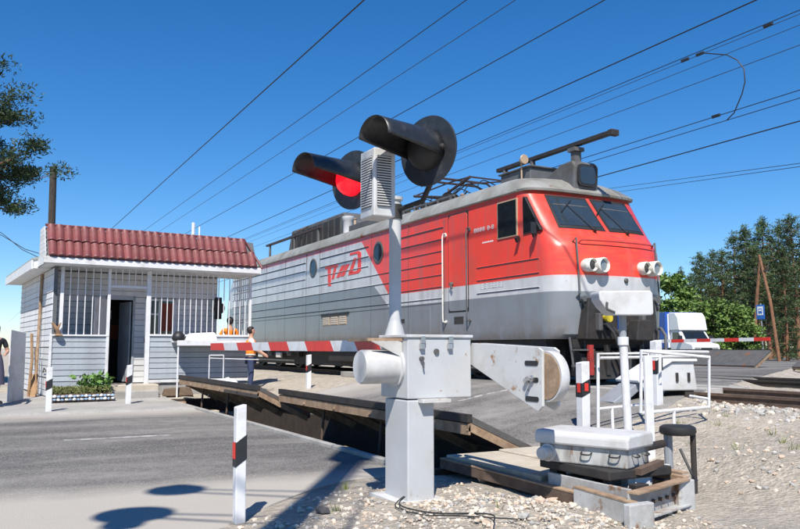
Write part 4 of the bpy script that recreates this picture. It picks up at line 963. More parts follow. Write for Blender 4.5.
mb = MB(); mb.box(-.20, .20, -.40, .40, 0, .155); mb.build('case', M['case_grimy'], db, bevel=.012)
mb = MB(); mb.prism([(-.235, .15), (-.235, .235), (-.21, .262), (.20, .272), (.235, .24), (.235, .15)], 'y', -.43, .43); mb.build('lid', M['white_paint'], db, bevel=.018)
mb = MB(); mb.lathe((-.20, .31, .075), (-1, 0, 0), [(0, .075), (.02, .075), (.025, .058), (.11, .055), (.12, .045)], 18); mb.build('cap', M['white_paint'], db, smooth=40)
for c in ((-.205, -.05, .06), (-.205, -.3, .06)): mb = MB(); mb.tube(smooth_pts([Vector(c) + Vector((0, -.045, .045)), Vector(c) + Vector((-.03, -.035, .03)), Vector(c) + Vector((-.03, .035, .03)), Vector(c) + Vector((0, .045, .045))]), .006, 6); mb.build('handle', M['black_paint'], db)
for c in ((-.08, -.405, .06), (.10, -.405, .06)): mb = MB(); mb.tube(smooth_pts([Vector(c) + Vector((-.045, 0, .045)), Vector(c) + Vector((-.035, -.03, .03)), Vector(c) + Vector((.035, -.03, .03)), Vector(c) + Vector((.045, 0, .045))]), .006, 6); mb.build('handle', M['black_paint'], db)
mb = MB(); mb.bar((-.12, -.45, -.02), (.22, -.49, .02), .06, .05); mb.build('clamp', M['rust_steel'], db)
mb = MB(); mb.lathe((.20, -.25, .10), (1, 0, 0), [(0, .06), (.05, .06), (.06, .035), (.62, .035)], 12); mb.build('shaft', M['dark_steel'], db, smooth=40)
# bell post behind it
p = Vector((5.60, 5.14, 0)); gz_ = ground_z(p.x, p.y)
rb = thing('bell_post', 'black round drum on two short posts behind the drive box', 'drum', (p.x, p.y, gz_))
mb = MB(); mb.lathe((p.x, p.y, .52), (0, 0, 1), [(0, .12), (.008, .15), (.03, .162), (.07, .155), (.085, .13), (.09, .05)], 24); mb.build('drum', M['rubber'], rb, smooth=40)
for dx, m in ((-.06, 'grey_paint'), (.09, 'dark_steel')): mb = MB(); mb.cyl((p.x + dx, p.y - dx, gz_ - .03), (p.x + dx, p.y - dx, .53), .026 if dx > 0 else .04, n=10); mb.build('post', M[m], rb)

# ================================================================ GUIDE POSTS
def guide_post(x, y, h, label, stripe=True, red=True, w=.11):
    z = ground_z(x, y)
    if -9 < x < 4.2 and 16.9 < y < 23: z = .04 + .10 * sstep(19.5, 20.6, y)
    if 7.2 < y < 17 and x > 4: z = max(z, road_z(x))
    t = thing('guide_post', label, 'post', (x, y, z), R(random.uniform(-3, 3)), 'white guide posts along the road', world=False)
    s = w / 2
    mb = MB(); mb.hexa([(-s, -s, -.05), (s, -s, -.05), (s, s, -.05), (-s, s, -.05), (-s, -s, h), (s, -s, h + .02), (s, s, h + .02), (-s, s, h)]); mb.build('shaft', M['white_post'], t, bevel=.008)
    e = s + .003; a, b = h * .55, h * .76
    mb = MB(); mb.hexa([(-e, -e, a - .06), (e, -e, a), (e, e, a), (-e, e, a - .06), (-e, -e, b - .06), (e, -e, b), (e, e, b), (-e, e, b - .06)]); mb.build('band', M['black_paint'], t)
    if red: mb = MB(); mb.box(-e - .006, -e - .001, -.03, .03, a - .0, b - .06); mb.box(-.03, .03, -e - .006, -e - .001, a + .02, b - .06) if red == 2 else None; mb.build('reflector', M['red_paint'], t)
    t.rotation_euler.x = R(random.uniform(-1, 1)); t.rotation_euler.y = R(random.uniform(-1, 1)); return t
guide_post(1.79, 5.92, .86, 'white guide post with black band, nearest and largest, at the left road edge', w=.08)
guide_post(3.05, 18.9, .86, 'white guide post standing before the open hut door')
guide_post(1.27, 17.3, .86, 'white guide post left of the flower bed')
guide_post(7.05, 8.05, .86, 'striped white guide post beside the brown counterweight disc', red=2, w=.13)
guide_post(8.55, 8.2, .9, 'striped white guide post behind the white tube railing', red=2, w=.12)
guide_post(7.5, 19.0, .85, 'white guide post under the striped boom by the locomotive bogie')
# ================================================================ BOOM BARRIER
BX, BY = 3.5, 5.83
bar_ = thing('boom_barrier', 'white barrier machine on a pedestal with lowered red and white striped boom', 'barrier', (3.33, 6.05, .03))
mb = MB(); mb.box(3.20, 3.46, 5.84, 6.26, -.05, .86); mb.build('pedestal', M['cabinet_paint'], bar_, bevel=.012)
mb = MB(); mb.box(3.10, 3.55, 5.74, 6.36, .0, .03); mb.build('base_flange', M['white_rusty'], bar_)
mb = MB(); mb.box(3.30, 3.58, 5.76, 6.30, .84, .868); mb.build('top_flange', M['white_rusty'], bar_)
mb = MB(); mb.box(3.20, 3.84, 5.84, 6.34, .87, 1.395); cab = mb.build('cabinet', M['cabinet_paint'], bar_, bevel=.008)
mb = MB(); mb.box(3.185, 3.855, 5.825, 6.355, 1.39, 1.415); mb.build('lid', M['white_paint'], cab, bevel=.004)
for x in (3.34, 3.62): mb = MB(); mb.box(x - .022, x + .022, 5.81, 5.84, 1.34, 1.40); mb.box(x - .03, x + .012, 5.805, 5.838, 1.29, 1.34); mb.build('latch', M['chrome'], cab, bevel=.004)
mb = MB(); mb.cyl((3.33, 5.84, 1.21), (3.33, 5.81, 1.21), .02, n=10); mb.bar((3.33, 5.81, 1.21), (3.34, 5.81, 1.13), .015, .012); mb.build('lock', M['equip_grey'], cab)
mb = MB(); mb.cyl((3.48, 5.84, 1.27), (3.48, 5.825, 1.27), .025, n=12); mb.build('lock', M['equip_grey'], cab)
mb = MB(); mb.lathe((3.21, 6.05, 1.14), (-1, 0, 0), [(0, .17), (.03, .17), (.035, .145), (.34, .145), (.36, .135), (.365, .02)], 32); mb.build('motor_drum', M['white_paint'], bar_, smooth=40)
mb = MB(); mb.prism([(2.90, 6.0), (3.195, 5.92), (3.195, 6.36), (3.62, 6.36), (3.62, 6.85), (3.1, 6.85)], 'z', 1.36, 1.385); mb.build('mast_shelf', M['rust_light'], bar_)
mb = MB(); mb.prism([(2.9, 1.36), (3.195, 1.36), (3.195, 1.22)], 'y', 5.93, 5.95); mb.build('gusset', M['white_rusty'], bar_)
# boom: runs away over the lane on the far side of the cabinet
AX, AZ = 3.93, 1.325
edges = [at(u, 347, 'x', AX).y for u in (212, 225.5, 239, 254, 271, 290, 308, 334, 358, 382)]; ye = edges[-1]
st = (edges[-2] - edges[-1])
while ye - st > 6.5: ye -= st; edges.append(ye)
edges.append(6.2)
for i in range(len(edges) - 1):
    y1, y0 = edges[i], edges[i + 1]; hh = .066; k = .06; t_ = .03
    a1 = k if i else 0; a0 = k if i < len(edges) - 2 else 0
    poly = [(y0 - a0, AZ - hh), (y1 - a1, AZ - hh), (y1 + a1, AZ + hh), (y0 + a0, AZ + hh)]
    mb = MB(); mb.prism(poly, 'x', AX - t_, AX + t_); mb.build('boom_segment', M['red_paint' if i % 2 == 0 else 'white_post'], bar_)
# counterweight frame
for x in (3.875, 4.03):
    poly = [(6.25, 1.17), (5.9, 1.16), (5.0, .83), (4.93, .81), (4.88, .85), (4.87, 1.28), (4.92, 1.305), (5.9, 1.345), (6.25, 1.345)]
    mb = MB(); mb.prism(poly, 'x', x - .012, x + .012); fw = mb.build('counterweight_arm', M['white_rusty'], bar_, bevel=.003)
    if x < 3.9:
        for z in (1.18, 1.05, .90):
            mb = MB(); mb.prism(rrect(4.92, 5.09, z - .02, z + .02, .018, 3), 'x', x - .016, x + .005); mb.build('slot', M['black_paint'], fw)
        mb = MB(); mb.lathe((x - .012, 4.99, 1.06), (-1, 0, 0), [(0, .03), (.02, .03), (.022, .018), (.06, .018)], 6); mb.lathe((x - .012, 5.06, 1.04), (-1, 0, 0), [(0, .022), (.03, .022)], 6); mb.build('bolt', M['chrome'], fw)
mb = MB(); mb.lathe((3.90, 4.88, 1.08), (1, 0, 0), [(0, .195), (.01, .20), (.07, .20), (.08, .195)], 40); cw = mb.build('counterweight', M['white_paint'], bar_, smooth=40)
mb = MB(); mb.lathe((3.893, 4.88, 1.08), (1, 0, 0), [(0, .178), (.004, .182)], 40); mb.build('weight_face', M['rust_light'], cw)
mb = MB(); mb.box(3.84, 3.87, 5.95, 6.25, 1.1, 1.36); mb.cyl((3.84, 6.1, 1.25), (4.06, 6.1, 1.25), .05, n=14); mb.build('pivot', M['white_rusty'], bar_)
mb = MB(); mb.tube([(3.15, 5.80, .08), (3.0, 5.6, .06), (3.05, 5.2, .07), (3.25, 4.9, .10), (3.3, 4.75, .11), (3.2, 4.6, .1)], .007, 6); mb.tube([(3.15, 5.82, .08), (2.97, 5.62, .05), (2.98, 5.2, .06), (3.1, 4.95, .09), (3.4, 4.6, .1)], .006, 6)
mb = MB(); mb.tube(smooth_pts([(3.15, 5.80, .08), (3.0, 5.6, .06), (3.05, 5.2, .07), (3.25, 4.9, .10), (3.3, 4.75, .11), (3.2, 4.6, .1)]), .006, 6); mb.tube(smooth_pts([(3.15, 5.82, .08), (2.97, 5.62, .05), (2.98, 5.2, .06), (3.1, 4.95, .09), (3.4, 4.6, .1)]), .005, 6)
tag(mb.build('loose_cable', M['cable']), 'thin black cables curling over the rubble at the pedestal foot', 'cable')

# ================================================================ CROSSING SIGNAL
sg = thing('crossing_signal', 'crossing signal mast with two black hooded lamps, one lit red', 'traffic light', (3.48, 6.6, 1.385))
MXs, MYs = 3.48, 6.6
mb = MB(); mb.lathe((MXs, MYs, 1.385), (0, 0, 1), [(0, .115), (.012, .115), (.014, .105), (.16, .062), (.18, .058), (1.33, .058), (1.34, .075), (1.37, .075), (1.38, .03)], 24); mb.build('mast', M['cabinet_paint'], sg, smooth=40)
ha = R(20); HD = Vector((-math.cos(ha), -math.sin(ha), 0)); HS = Vector((-HD.y, HD.x, 0))
def lamp(c, lit, nm):
    c = Vector(c)
    mb = MB(); mb.lathe(c, HD, [(-.012, .32), (0, .322), (.006, .318)], 40); bb = mb.build('backboard', M['black_satin'], sg, smooth=40)
    mb = MB(); mb.lathe(c, -HD, [(0, .14), (.10, .135), (.15, .09)], 20); mb.build('lamp_can', M['black_satin'], bb, smooth=40)
    mb = MB(); mb.lathe(c, HD, [(.004, .180), (.06, .176), (.11, .155), (.15, .11), (.165, .04)], 24); mb.build('lens', M['red_lamp' if lit else 'rubber'], bb, smooth=40)
    mb = MB(); vs = []; fs = []; K = 22; J = 10; L = .70
    for j in range(J + 1):
        s = j / J; r = .192 - .022 * s; half = R(112 - 20 * s)
        for i in range(K + 1):
            a = -half + 2 * half * i / K; up = Vector((0, 0, 1)); vs.append(c + HD * (.008 + L * s) + up * (r * math.cos(a) + .0 * s) + HS * (r * math.sin(a)))
    for j in range(J):
        for i in range(K): fs.append((j * (K + 1) + i, j * (K + 1) + i + 1, (j + 1) * (K + 1) + i + 1, (j + 1) * (K + 1) + i))
    mb.add(vs, fs); hd_ = mb.build('hood', M['black_satin'], bb, smooth=60); sm = hd_.modifiers.new('thick', 'SOLIDIFY'); sm.thickness = .006
    mb = MB(); mb.lathe(c + HD * .05 + HS * .192, HS, [(0, .025), (.02, .025), (.03, .012)], 10); mb.lathe(c + HD * .05 - HS * .192, -HS, [(0, .025), (.02, .025), (.03, .012)], 10); mb.build('hood_screw', M['dark_steel'], bb)
    return bb
c1 = at(428, 151, 'x', 3.45); c2 = at(353, 180, 'x', 3.45)
zc = (c1.z + c2.z) / 2
lamp(c1, False, 'a'); lamp(c2, True, 'b')
mb = MB()
for c in (c1, c2):
    q = c - HD * .12; mb.tube([(MXs, MYs, 2.62), (q.x, q.y * .6 + MYs * .4, 2.66), q + Vector((0, 0, -.16)), q], .026, 8)
mb.lathe((MXs, MYs, 2.54), (0, 0, 1), [(0, .07), (.14, .07)], 16); mb.build('bracket', M['dark_steel'], sg, smooth=40)
# louvred bell housing
b0 = at(374, 181, 'y', 6.0); bx_, bz_ = b0.x, b0.z
hz = .305
mb = MB(); mb.box(bx_ - .0, bx_ + .212, 6.000, 6.280, bz_ - hz, bz_ + hz); bh = mb.build('bell_housing', M['white_paint'], sg, bevel=.012)
mb = MB(); mb.box(bx_ + .03, bx_ + .165, 5.992, 6.000, bz_ - hz + .09, bz_ + hz - .07); mb.box(bx_ - .006, bx_ + .0, 6.040, 6.240, bz_ - hz + .09, bz_ + hz - .07); mb.build('grille_backing', M['black_paint'], bh)
for i in range(20):
    z = bz_ - hz + .10 + i * .0225
    mb = MB(); mb.bar((bx_ + .028, 5.988, z), (bx_ + .167, 5.988, z), .012, .010); mb.build('slat', M['white_paint'], bh)
    mb = MB(); mb.bar((bx_ - .010, 6.037, z), (bx_ - .010, 6.243, z), .010, .010); mb.build('slat', M['white_paint'], bh)
mb = MB(); mb.bar((bx_ + .12, 6.270, bz_ - .2), (MXs, MYs, bz_ - .12), .04, .04); mb.bar((bx_ + .12, 6.270, bz_ + .0), (MXs, MYs, bz_ + .0), .04, .04) if bz_ < 2.7 else None; mb.build('bracket', M['cabinet_paint'], sg)

# ================================================================ SENSOR ON POLE
px_, py_ = 5.67, 5.86; gz_ = ground_z(px_, py_)
sn = thing('vehicle_sensor', 'white box shaped sensor head on a white tubular pole', 'sensor', (px_, py_, gz_))
mb = MB(); mb.tube([(px_ + .03, py_ - .02, gz_ - .05), (px_, py_, 1.36)], .042, 14); mb.cyl((px_, py_, 1.33), (px_, py_, 1.41), .055, n=14); mb.build('pole', M['white_post'], sn, smooth=40)
mb = MB(); mb.cyl((px_, py_, 1.41), (px_, py_, 1.62), .036, n=12); mb.build('neck', M['grey_paint'], sn)
hd = Vector((.88, -.47, 0)); hb_ = Vector((.47, .88, 0))
def W(a, b, z): v = Vector((px_, py_, z)) + hd * a + hb_ * b; return (v.x, v.y, v.z)
mb = MB(); prof = [(-.14, 1.62), (.25, 1.62), (.265, 1.64), (.262, 1.84), (.24, 1.865), (-.26, 1.86), (-.275, 1.835), (-.265, 1.77), (-.22, 1.70)]
n = len(prof); vs = [W(a, -.16, z) for a, z in prof] + [W(a, .18, z + .01) for a, z in prof]
mb.add(vs, [tuple(range(n)), tuple(range(2 * n - 1, n - 1, -1))] + [(i, (i + 1) % n, n + (i + 1) % n, n + i) for i in range(n)]); mb.build('head', M['white_paint'], sn, bevel=.02)
mb = MB(); mb.tube([W(-.17, -.10, 1.72), W(-.20, -.18, 1.74), W(-.20, -.18, 1.68), W(-.12, -.16, 1.65)], .014, 6); mb.build('handle', M['equip_grey'], sn)

# ================================================================ TUBE RAILINGS AND SECOND DRIVE
def railing(name, pts, label, lower=None, legs=()):
    t = thing(name, label, 'railing', tuple(pts[0][:2]) + (ground_z(pts[0][0], pts[0][1]),), 0, 'white tube railings')
    mb = MB(); mb.tube(pts, .022, 8); mb.build('frame', M['white_post'], t, smooth=40)
    for q in (lower or []): mb = MB(); mb.tube(q, .018, 8); mb.build('rail', M['white_post'], t, smooth=40)
    for q in legs: mb = MB(); mb.tube(q, .02, 8); mb.build('leg', M['white_post'], t, smooth=40)
    return t
def on_y(u, v, y): p = at(u, v, 'y', y); return (p.x, p.y, p.z)
y_ = 7.45
A = on_y(598, 430, y_); 
railing('tube_railing', [(A[0], y_, ground_z(A[0], y_) - .02), on_y(598, 354, y_), on_y(648, 353, y_), on_y(648, 412, y_)], 'white tube railing in front of the locomotive wheels',
        [[on_y(598, 409, y_), on_y(648, 404, y_)], [on_y(600, 358, y_ - .12), on_y(690, 356, y_ - .12)]], [[on_y(612, 408, y_), on_y(613, 432, y_)]])
y2 = 7.0
railing('tube_railing', [on_y(641, 413, y2), on_y(641, 351, y2), on_y(709, 357, y2), on_y(709, 407, y2), on_y(641, 413, y2)], 'white rectangular tube railing around the second drive',
        [[on_y(641, 351, y2), on_y(708, 352, y2 + .25)], [on_y(690, 396, y2 + .3), on_y(709, 399, y2)]], [[on_y(674, 409, y2), on_y(674, 424, y2)], [on_y(660, 353, y2 + .3), on_y(660, 385, y2 + .3)]])
wp = at(651, 462, 'z', .08); zt = at(648, 392, 'y', wp.y).z
mb = MB(); mb.box(wp.x - .055, wp.x + .055, wp.y - .02, wp.y + .02, ground_z(wp.x, wp.y) - .05, 1.22)
tag(mb.build('flat_post', M['white_post'], bevel=.008), 'flat white post standing between drive box and black drum', 'post')
q = at(664, 409, 'z', .36)
d2 = thing('drive_box', 'white drive machine with a sloping lid inside the tube railing', 'drive box', (q.x, q.y, ground_z(q.x, q.y)), R(-14), world=False)
mb = MB(); mb.prism([(-.28, .12), (-.28, .30), (.06, .44), (.30, .45), (.30, .12)], 'x', -.17, .22)
mb = MB(); mb.prism([(-.42, .10), (-.42, .20), (-.02, .42), (.26, .43), (.30, .10)], 'y', -.22, .22); mb.build('case', M['white_paint'], d2, bevel=.015)
mb = MB(); mb.hexa([(-.46, -.25, .19), (-.02, -.25, .43), (-.02, .25, .43), (-.46, .25, .19), (-.47, -.25, .22), (-.03, -.25, .46), (-.03, .25, .46), (-.47, .25, .22)]); mb.build('lid', M['trim_white'], d2, bevel=.008)
mb = MB(); mb.box(-.05, .29, -.25, .25, .425, .455); mb.build('lid', M['trim_white'], d2, bevel=.008)
for c in (.02, .17): mb = MB(); mb.box(c, c + .03, -.235, -.22, .2, .3); mb.build('latch', M['dark_steel'], d2)
for a, b in ((-.35, -.25), (.15, .26)): mb = MB(); mb.box(a, b, -.2, .2, -.12, .12); mb.build('foot', M['dark_steel'], d2)
mb = MB(); mb.prism([(-.75, -.02), (-.42, .2), (-.42, .10), (-.66, -.08)], 'y', -.18, .18); mb.build('chute', M['grey_paint'], d2, bevel=.01)
d2.scale = (1.35, 1.35, 1.35)

# tipped white barrow/bench frame near the counter
p = hl(3.5, -1.15, 0); z0 = .1
rk = thing('tube_rack', 'small white tube rack standing in front of the hut counter', 'rack', (p.x, p.y, z0))
mb = MB()
for dx in (0, .36): mb.tube([(p.x + dx, p.y, z0 - .02), (p.x + dx, p.y, 1.12)], .014, 6)
mb.tube([(p.x, p.y, 1.12), (p.x + .36, p.y, 1.12)], .014, 6); mb.tube([(p.x, p.y, 1.05), (p.x + 1.3, p.y + .1, 1.0)], .012, 6); mb.build('frame', M['white_post'], rk)
p = at(226, 383, 'y', 19.3)
mb = MB(); c = Vector((p.x, 19.3, .16)); rnd = random.Random(11); bm_ = bmesh.new(); bmesh.ops.create_icosphere(bm_, subdivisions=3, radius=1)
for v in bm_.verts:
    n_ = vnoise(v.co.x * 2 + v.co.z, v.co.y * 2 - v.co.z, 1.2); v.co *= 1 + .35 * n_; v.co.z = max(v.co.z, -.3)
me = bpy.data.meshes.new('tarp_heap'); bm_.to_mesh(me); bm_.free(); me.materials.append(M['white_cloth']); [setattr(f, 'use_smooth', True) for f in me.polygons]
o = link('tarp_heap', me); o.location = c + Vector((0, 0, .10)); o.scale = (.42, .28, .30); tag(o, 'heap of white sacking behind the raised plate by the hut', 'heap')

# ================================================================ FAR SIDE: barrier, truck, poles, sign
fx = 26.2; a0 = at(648, 341.5, 'x', fx); a1 = at(770, 339, 'x', fx)
gy_ = a0.y + 1.4
fbr = thing('boom_barrier', 'far lowered boom with red and white stripes before the truck', 'barrier', (fx, gy_, road_z(fx)))
N = 9
for i in range(N):
    p0 = a0.lerp(a1, i / N); p1 = a0.lerp(a1, (i + 1) / N); mb = MB(); mb.bar(p0, p1, .05, .14); mb.build('boom_segment', M['white_post' if i % 2 else 'red_paint'], fbr)
mb = MB(); mb.bar(a0, (fx, gy_, a0.z), .06, .15); mb.box(fx - .3, fx + .3, gy_ - .25, gy_ + .35, 1.0, 1.65); mb.box(fx - .15, fx + .15, gy_ - .12, gy_ + .2, .4, 1.0); mb.build('machine', M['white_paint'], fbr, bevel=.02)
# truck (front faces the crossing)
tz = road_z(38) + .0
tp = at(689, 352, 'z', .50); tx, ty = 36.0, 0
tp = at(696, 340, 'x', 36.0); tx, ty = tp.x, tp.y
trk = thing('delivery_truck', 'white cabbed delivery truck with blue box body waiting at far boom', 'truck', (tx, ty, tz), R(74), world=False)
trk.scale = (.86, .86, .86)
def T(mb, name, m, parent=trk, **kw): return mb.build(name, M[m], parent, **kw)
mb = MB()   # cab profile in x (length, front = -x) , z
prof = [(-1.1, .55), (-1.15, 1.05), (-1.05, 1.22), (-.25, 1.38), (.42, 2.12), (.6, 2.18), (1.45, 2.18), (1.45, .55)]
mb.prism([(a, b) for a, b in prof], 'y', -1.0, 1.0); cabo = T(mb, 'cab', 'truck_white', bevel=.06)
mb = MB(); vs = [(-.25 + .04, -.84, 1.44), (-.21, .84, 1.44), (.36, .78, 2.07), (.36, -.78, 2.07)]; o_ = Vector((-.03, 0, .03)); mb.hexa([Vector(v) for v in vs] + [Vector(v) + o_ for v in vs]); T(mb, 'windscreen', 'window_glass', cabo)
for s in (-1, 1): mb = MB(); mb.prism([(.0, 1.45), (.45, 2.02), (1.15, 2.02), (1.15, 1.45)], 'y', s * .99, s * 1.012); T(mb, 'side_window', 'window_glass', cabo); mb = MB(); mb.box(-.05, .1, s * 1.02, s * 1.25, 1.45, 1.8); T(mb, 'mirror', 'black_paint', cabo); mb = MB(); mb.box(-1.17, -1.10, s * .45, s * .85, .85, 1.02); T(mb, 'headlight', 'lens_glass', cabo)
mb = MB(); mb.box(-1.19, -1.12, -.4, .4, .8, 1.0); T(mb, 'grille', 'black_paint', cabo)
mb = MB(); mb.box(-1.25, -1.05, -1.0, 1.0, .4, .62); T(mb, 'bumper', 'grey_paint', bevel=.04)
mb = MB(); mb.prism([(.25, 2.16), (.45, 3.05), (.75, 3.35), (1.5, 3.38), (1.5, 2.16)], 'y', -1.05, 1.05); T(mb, 'fairing', 'truck_white', bevel=.05)
mb = MB(); mb.box(1.6, 5.6, -1.1, 1.25, .95, 3.42); T(mb, 'box_body', 'blue_paint', bevel=.03)
mb = MB(); mb.box(1.55, 1.6, -1.0, 1.1, 1.0, 3.3); T(mb, 'box_front', 'truck_white')
mb = MB(); mb.box(-.9, 5.5, -.4, .4, .5, .9); T(mb, 'chassis', 'black_paint')
for x in (-.35, 3.9):
    for s in (-1, 1): mb = MB(); mb.lathe((x, s * .78, .36), (0, s, 0), [(0, .3), (.02, .36), (.18, .36), (.2, .3), (.17, .2)], 24); T(mb, 'wheel', 'rubber', smooth=40)

def pole_px(name, pts, ax, val, r, m, label, cat, extra=None):
    P_ = [at(u, v, ax, val) for u, v in pts]; P_[0].z = min(P_[0].z, ground_z(P_[0].x, P_[0].y)) ; mb = MB(); mb.tube(P_, r, 10, r * .75); o = mb.build(name, M[m], smooth=40)
    return tag(o, label, cat)
# dark wooden pole behind the hut
mb = MB(); b_ = at(50.5, 300, 'y', 33); t_ = at(53.5, 167, 'y', 33); mb.tube([(b_.x, 33, 0), (t_.x, 33, t_.z)], .15, 12, .13); tag(mb.build('utility_pole', M['wood_black'], smooth=40), 'dark tarred wooden pole rising behind the hut roof', 'pole')
# braced timber pole before the pines
xx = 44.0
ap = thing('utility_pole', 'braced wooden utility pole leaning among the pines', 'pole', (xx, at(778, 345, 'x', xx).y, .4))
for nm, pts in (('pole', ((779, 347), (770, 300), (759, 255))), ('brace', ((752, 335), (757, 295), (760, 262)))):
    P_ = [at(u, v, 'x', xx) for u, v in pts]; P_[0].z = .3; mb = MB(); mb.tube(P_, .115, 10, .09); mb.build(nm, M['bark_pine'], ap, smooth=40)
p0 = at(755, 273, 'x', xx); p1 = at(768, 270, 'x', xx); mb = MB(); mb.bar(p0, p1, .12, .12)
for q in (p0, p1): mb.lathe(q, (0, 0, 1), [(0, .05), (.2, .08), (.3, .04)], 8)
mb.build('crossarm', M['bark_dark'], ap)
# bus stop sign
xx = 40.0; c = at(760.5, 312, 'x', xx); k = .42
bs = thing('bus_stop_sign', 'blue and white bus stop sign on a thin post by the pines', 'sign', (xx, c.y, .4))
mb = MB(); mb.cyl((xx + .05, c.y, .3), (xx + .05, c.y, c.z + .5), .04, n=8); mb.build('post', M['grey_paint'], bs)
mb = MB(); mb.box(xx - .02, xx + .01, c.y - .27, c.y + .27, c.z - .42, c.z + .42); pl = mb.build('panel', M['sign_blue'], bs)
mb = MB(); mb.box(xx - .026, xx - .021, c.y - .19, c.y + .19, c.z - .18, c.z + .32); mb.build('field', M['sign_white'], pl)
mb = MB(); mb.box(xx - .032, xx - .027, c.y - .12, c.y + .12, c.z - .07, c.z + .2); mb.box(xx - .034, xx - .027, c.y - .10, c.y - .05, c.z - .11, c.z - .06); mb.box(xx - .034, xx - .027, c.y + .05, c.y + .10, c.z - .11, c.z - .06); pb = mb.build('bus_symbol', M['sign_blue'], pl)
mb = MB(); mb.box(xx - .038, xx - .033, c.y - .09, c.y + .09, c.z + .05, c.z + .15); mb.build('bus_window', M['sign_white'], pl)

# ================================================================ PEOPLE
def skin_mesh(name, joints, bones, m, sub=2):
    me = bpy.data.meshes.new(name); ks = list(joints); idx = {k: i for i, k in enumerate(ks)}
    me.from_pydata([joints[k][0] for k in ks], [(idx[a], idx[b]) for a, b in bones], [])
    me.materials.append(m); o = bpy.data.objects.new(name, me); COL.objects.link(o)
    o.modifiers.new('skin', 'SKIN').use_smooth_shade = True
    s = o.modifiers.new('sub', 'SUBSURF'); s.levels = sub; s.render_levels = sub
    for i, k in enumerate(ks):
        r_ = joints[k][1]; r_ = r_ if isinstance(r_, tuple) else (r_, r_); me.skin_vertices[0].data[i].radius = r_; me.skin_vertices[0].data[i].use_root = (i == 0)
    return o
def person(x, y, z, rz, label, H_=1.74, top='orange_cloth', sleeve='white_cloth', legs_='navy_cloth', armL=None, armR=None, skirt=False, hair_len=0, legbare=False):
    t = thing('person', label, 'person', (x, y, z), rz, world=False); k = H_ / 1.74
    def V(a, b, c): return Vector((a * k, b * k, c * k))
    eL = armL or ((.25, .02, 1.12), (.27, -.10, .90)); eR = armR or ((-.25, .02, 1.12), (-.27, -.10, .90))
    J = {'pelvis': (V(0, 0, .95), (.13, .10)), 'waist': (V(0, 0, 1.10), (.125, .09)), 'chest': (V(0, 0, 1.32), (.15, .10)), 'neck0': (V(0, .005, 1.46), (.075, .065)), 'neck': (V(0, .0, 1.52), .052), 'head0': (V(0, -.015, 1.58), (.062, .075)), 'head1': (V(0, -.01, 1.66), (.075, .092)), 'head2': (V(0, .0, 1.71), (.055, .07))}
    B = [('pelvis', 'waist'), ('waist', 'chest'), ('chest', 'neck0'), ('neck0', 'neck'), ('neck', 'head0'), ('head0', 'head1'), ('head1', 'head2')]
    for s, e in ((1, eL), (-1, eR)):
        n = 'L' if s > 0 else 'R'
        el = Vector(e[0]); wr = Vector(e[1]); hd__ = wr + (wr - el).normalized() * .08; tip = wr + (wr - el).normalized() * .16
        J['sh' + n] = (V(s * .18, 0, 1.41), .055); J['el' + n] = (V(*el), .041); J['wr' + n] = (V(*wr), .028); J['hand' + n] = (V(*hd__), (.040, .022)); J['tip' + n] = (V(*tip), (.022, .014))
        J['thumb' + n] = (V(*(hd__ + Vector((-s * .045, -.03, -.005)))), .012)
        J['hip' + n] = (V(s * .09, 0, .88), .085); J['knee' + n] = (V(s * .10, -.02, .49), .055); J['ank' + n] = (V(s * .105, .02, .09), .036); J['toe' + n] = (V(s * .115, -.12, .035), (.04, .03))
        B += [('chest', 'sh' + n), ('sh' + n, 'el' + n), ('el' + n, 'wr' + n), ('wr' + n, 'hand' + n), ('hand' + n, 'tip' + n), ('hand' + n, 'thumb' + n), ('pelvis', 'hip' + n), ('hip' + n, 'knee' + n), ('knee' + n, 'ank' + n), ('ank' + n, 'toe' + n)]
    b = skin_mesh('body', J, B, M['skin']); b.parent = t
    g = .002
    TJ = {q: (J[q][0], tuple(a + g for a in J[q][1])) for q in ('pelvis', 'waist', 'chest', 'neck0')}
    for n in 'LR': TJ['sh' + n] = (J['sh' + n][0], .068); TJ['up' + n] = (J['sh' + n][0].lerp(J['el' + n][0], .75), .055)
    o = skin_mesh('shirt', TJ, [('chest', 'waist'), ('waist', 'pelvis'), ('chest', 'neck0'), ('chest', 'shL'), ('chest', 'shR'), ('shL', 'upL'), ('shR', 'upR')], M[sleeve]); o.parent = t
    if top != sleeve:
        VJ = {q: (J[q][0], tuple(a + .05 for a in J[q][1])) for q in ('pelvis', 'waist', 'chest')}; VJ['c2'] = (V(0, 0, 1.44), (.18, .13))
        o = skin_mesh('vest', VJ, [('waist', 'chest'), ('pelvis', 'waist'), ('chest', 'c2')], M[top]); o.parent = t
        for z_ in (1.02, 1.16): mb = MB(); mb.tube([V(.158 * math.cos(q / 10 * math.pi), .122 * math.sin(q / 10 * math.pi), z_) for q in range(21)], .022, 5); mb.build('reflective_band', M['reflective'], t, smooth=40)
    if skirt:
        mb = MB(); mb.lathe((0, 0, 0), (0, 0, 1), [(.42 * k, .24 * k), (.7 * k, .22 * k), (.95 * k, .18 * k), (1.08 * k, .145 * k)], 20); o = mb.build('skirt', M[legs_], t, smooth=60); o.scale = (1, .8, 1)
    else:
        LJ = {'pelvis': (J['pelvis'][0], (.145, .115))}; LB = []
        for n in 'LR':
            LJ['hip' + n] = (J['hip' + n][0], .098); LJ['knee' + n] = (J['knee' + n][0], .072); LJ['a' + n] = (J['ank' + n][0], .06); LB += [('pelvis', 'hip' + n), ('hip' + n, 'knee' + n), ('knee' + n, 'a' + n)]
        o = skin_mesh('trousers', LJ, LB, M[legs_]); o.parent = t
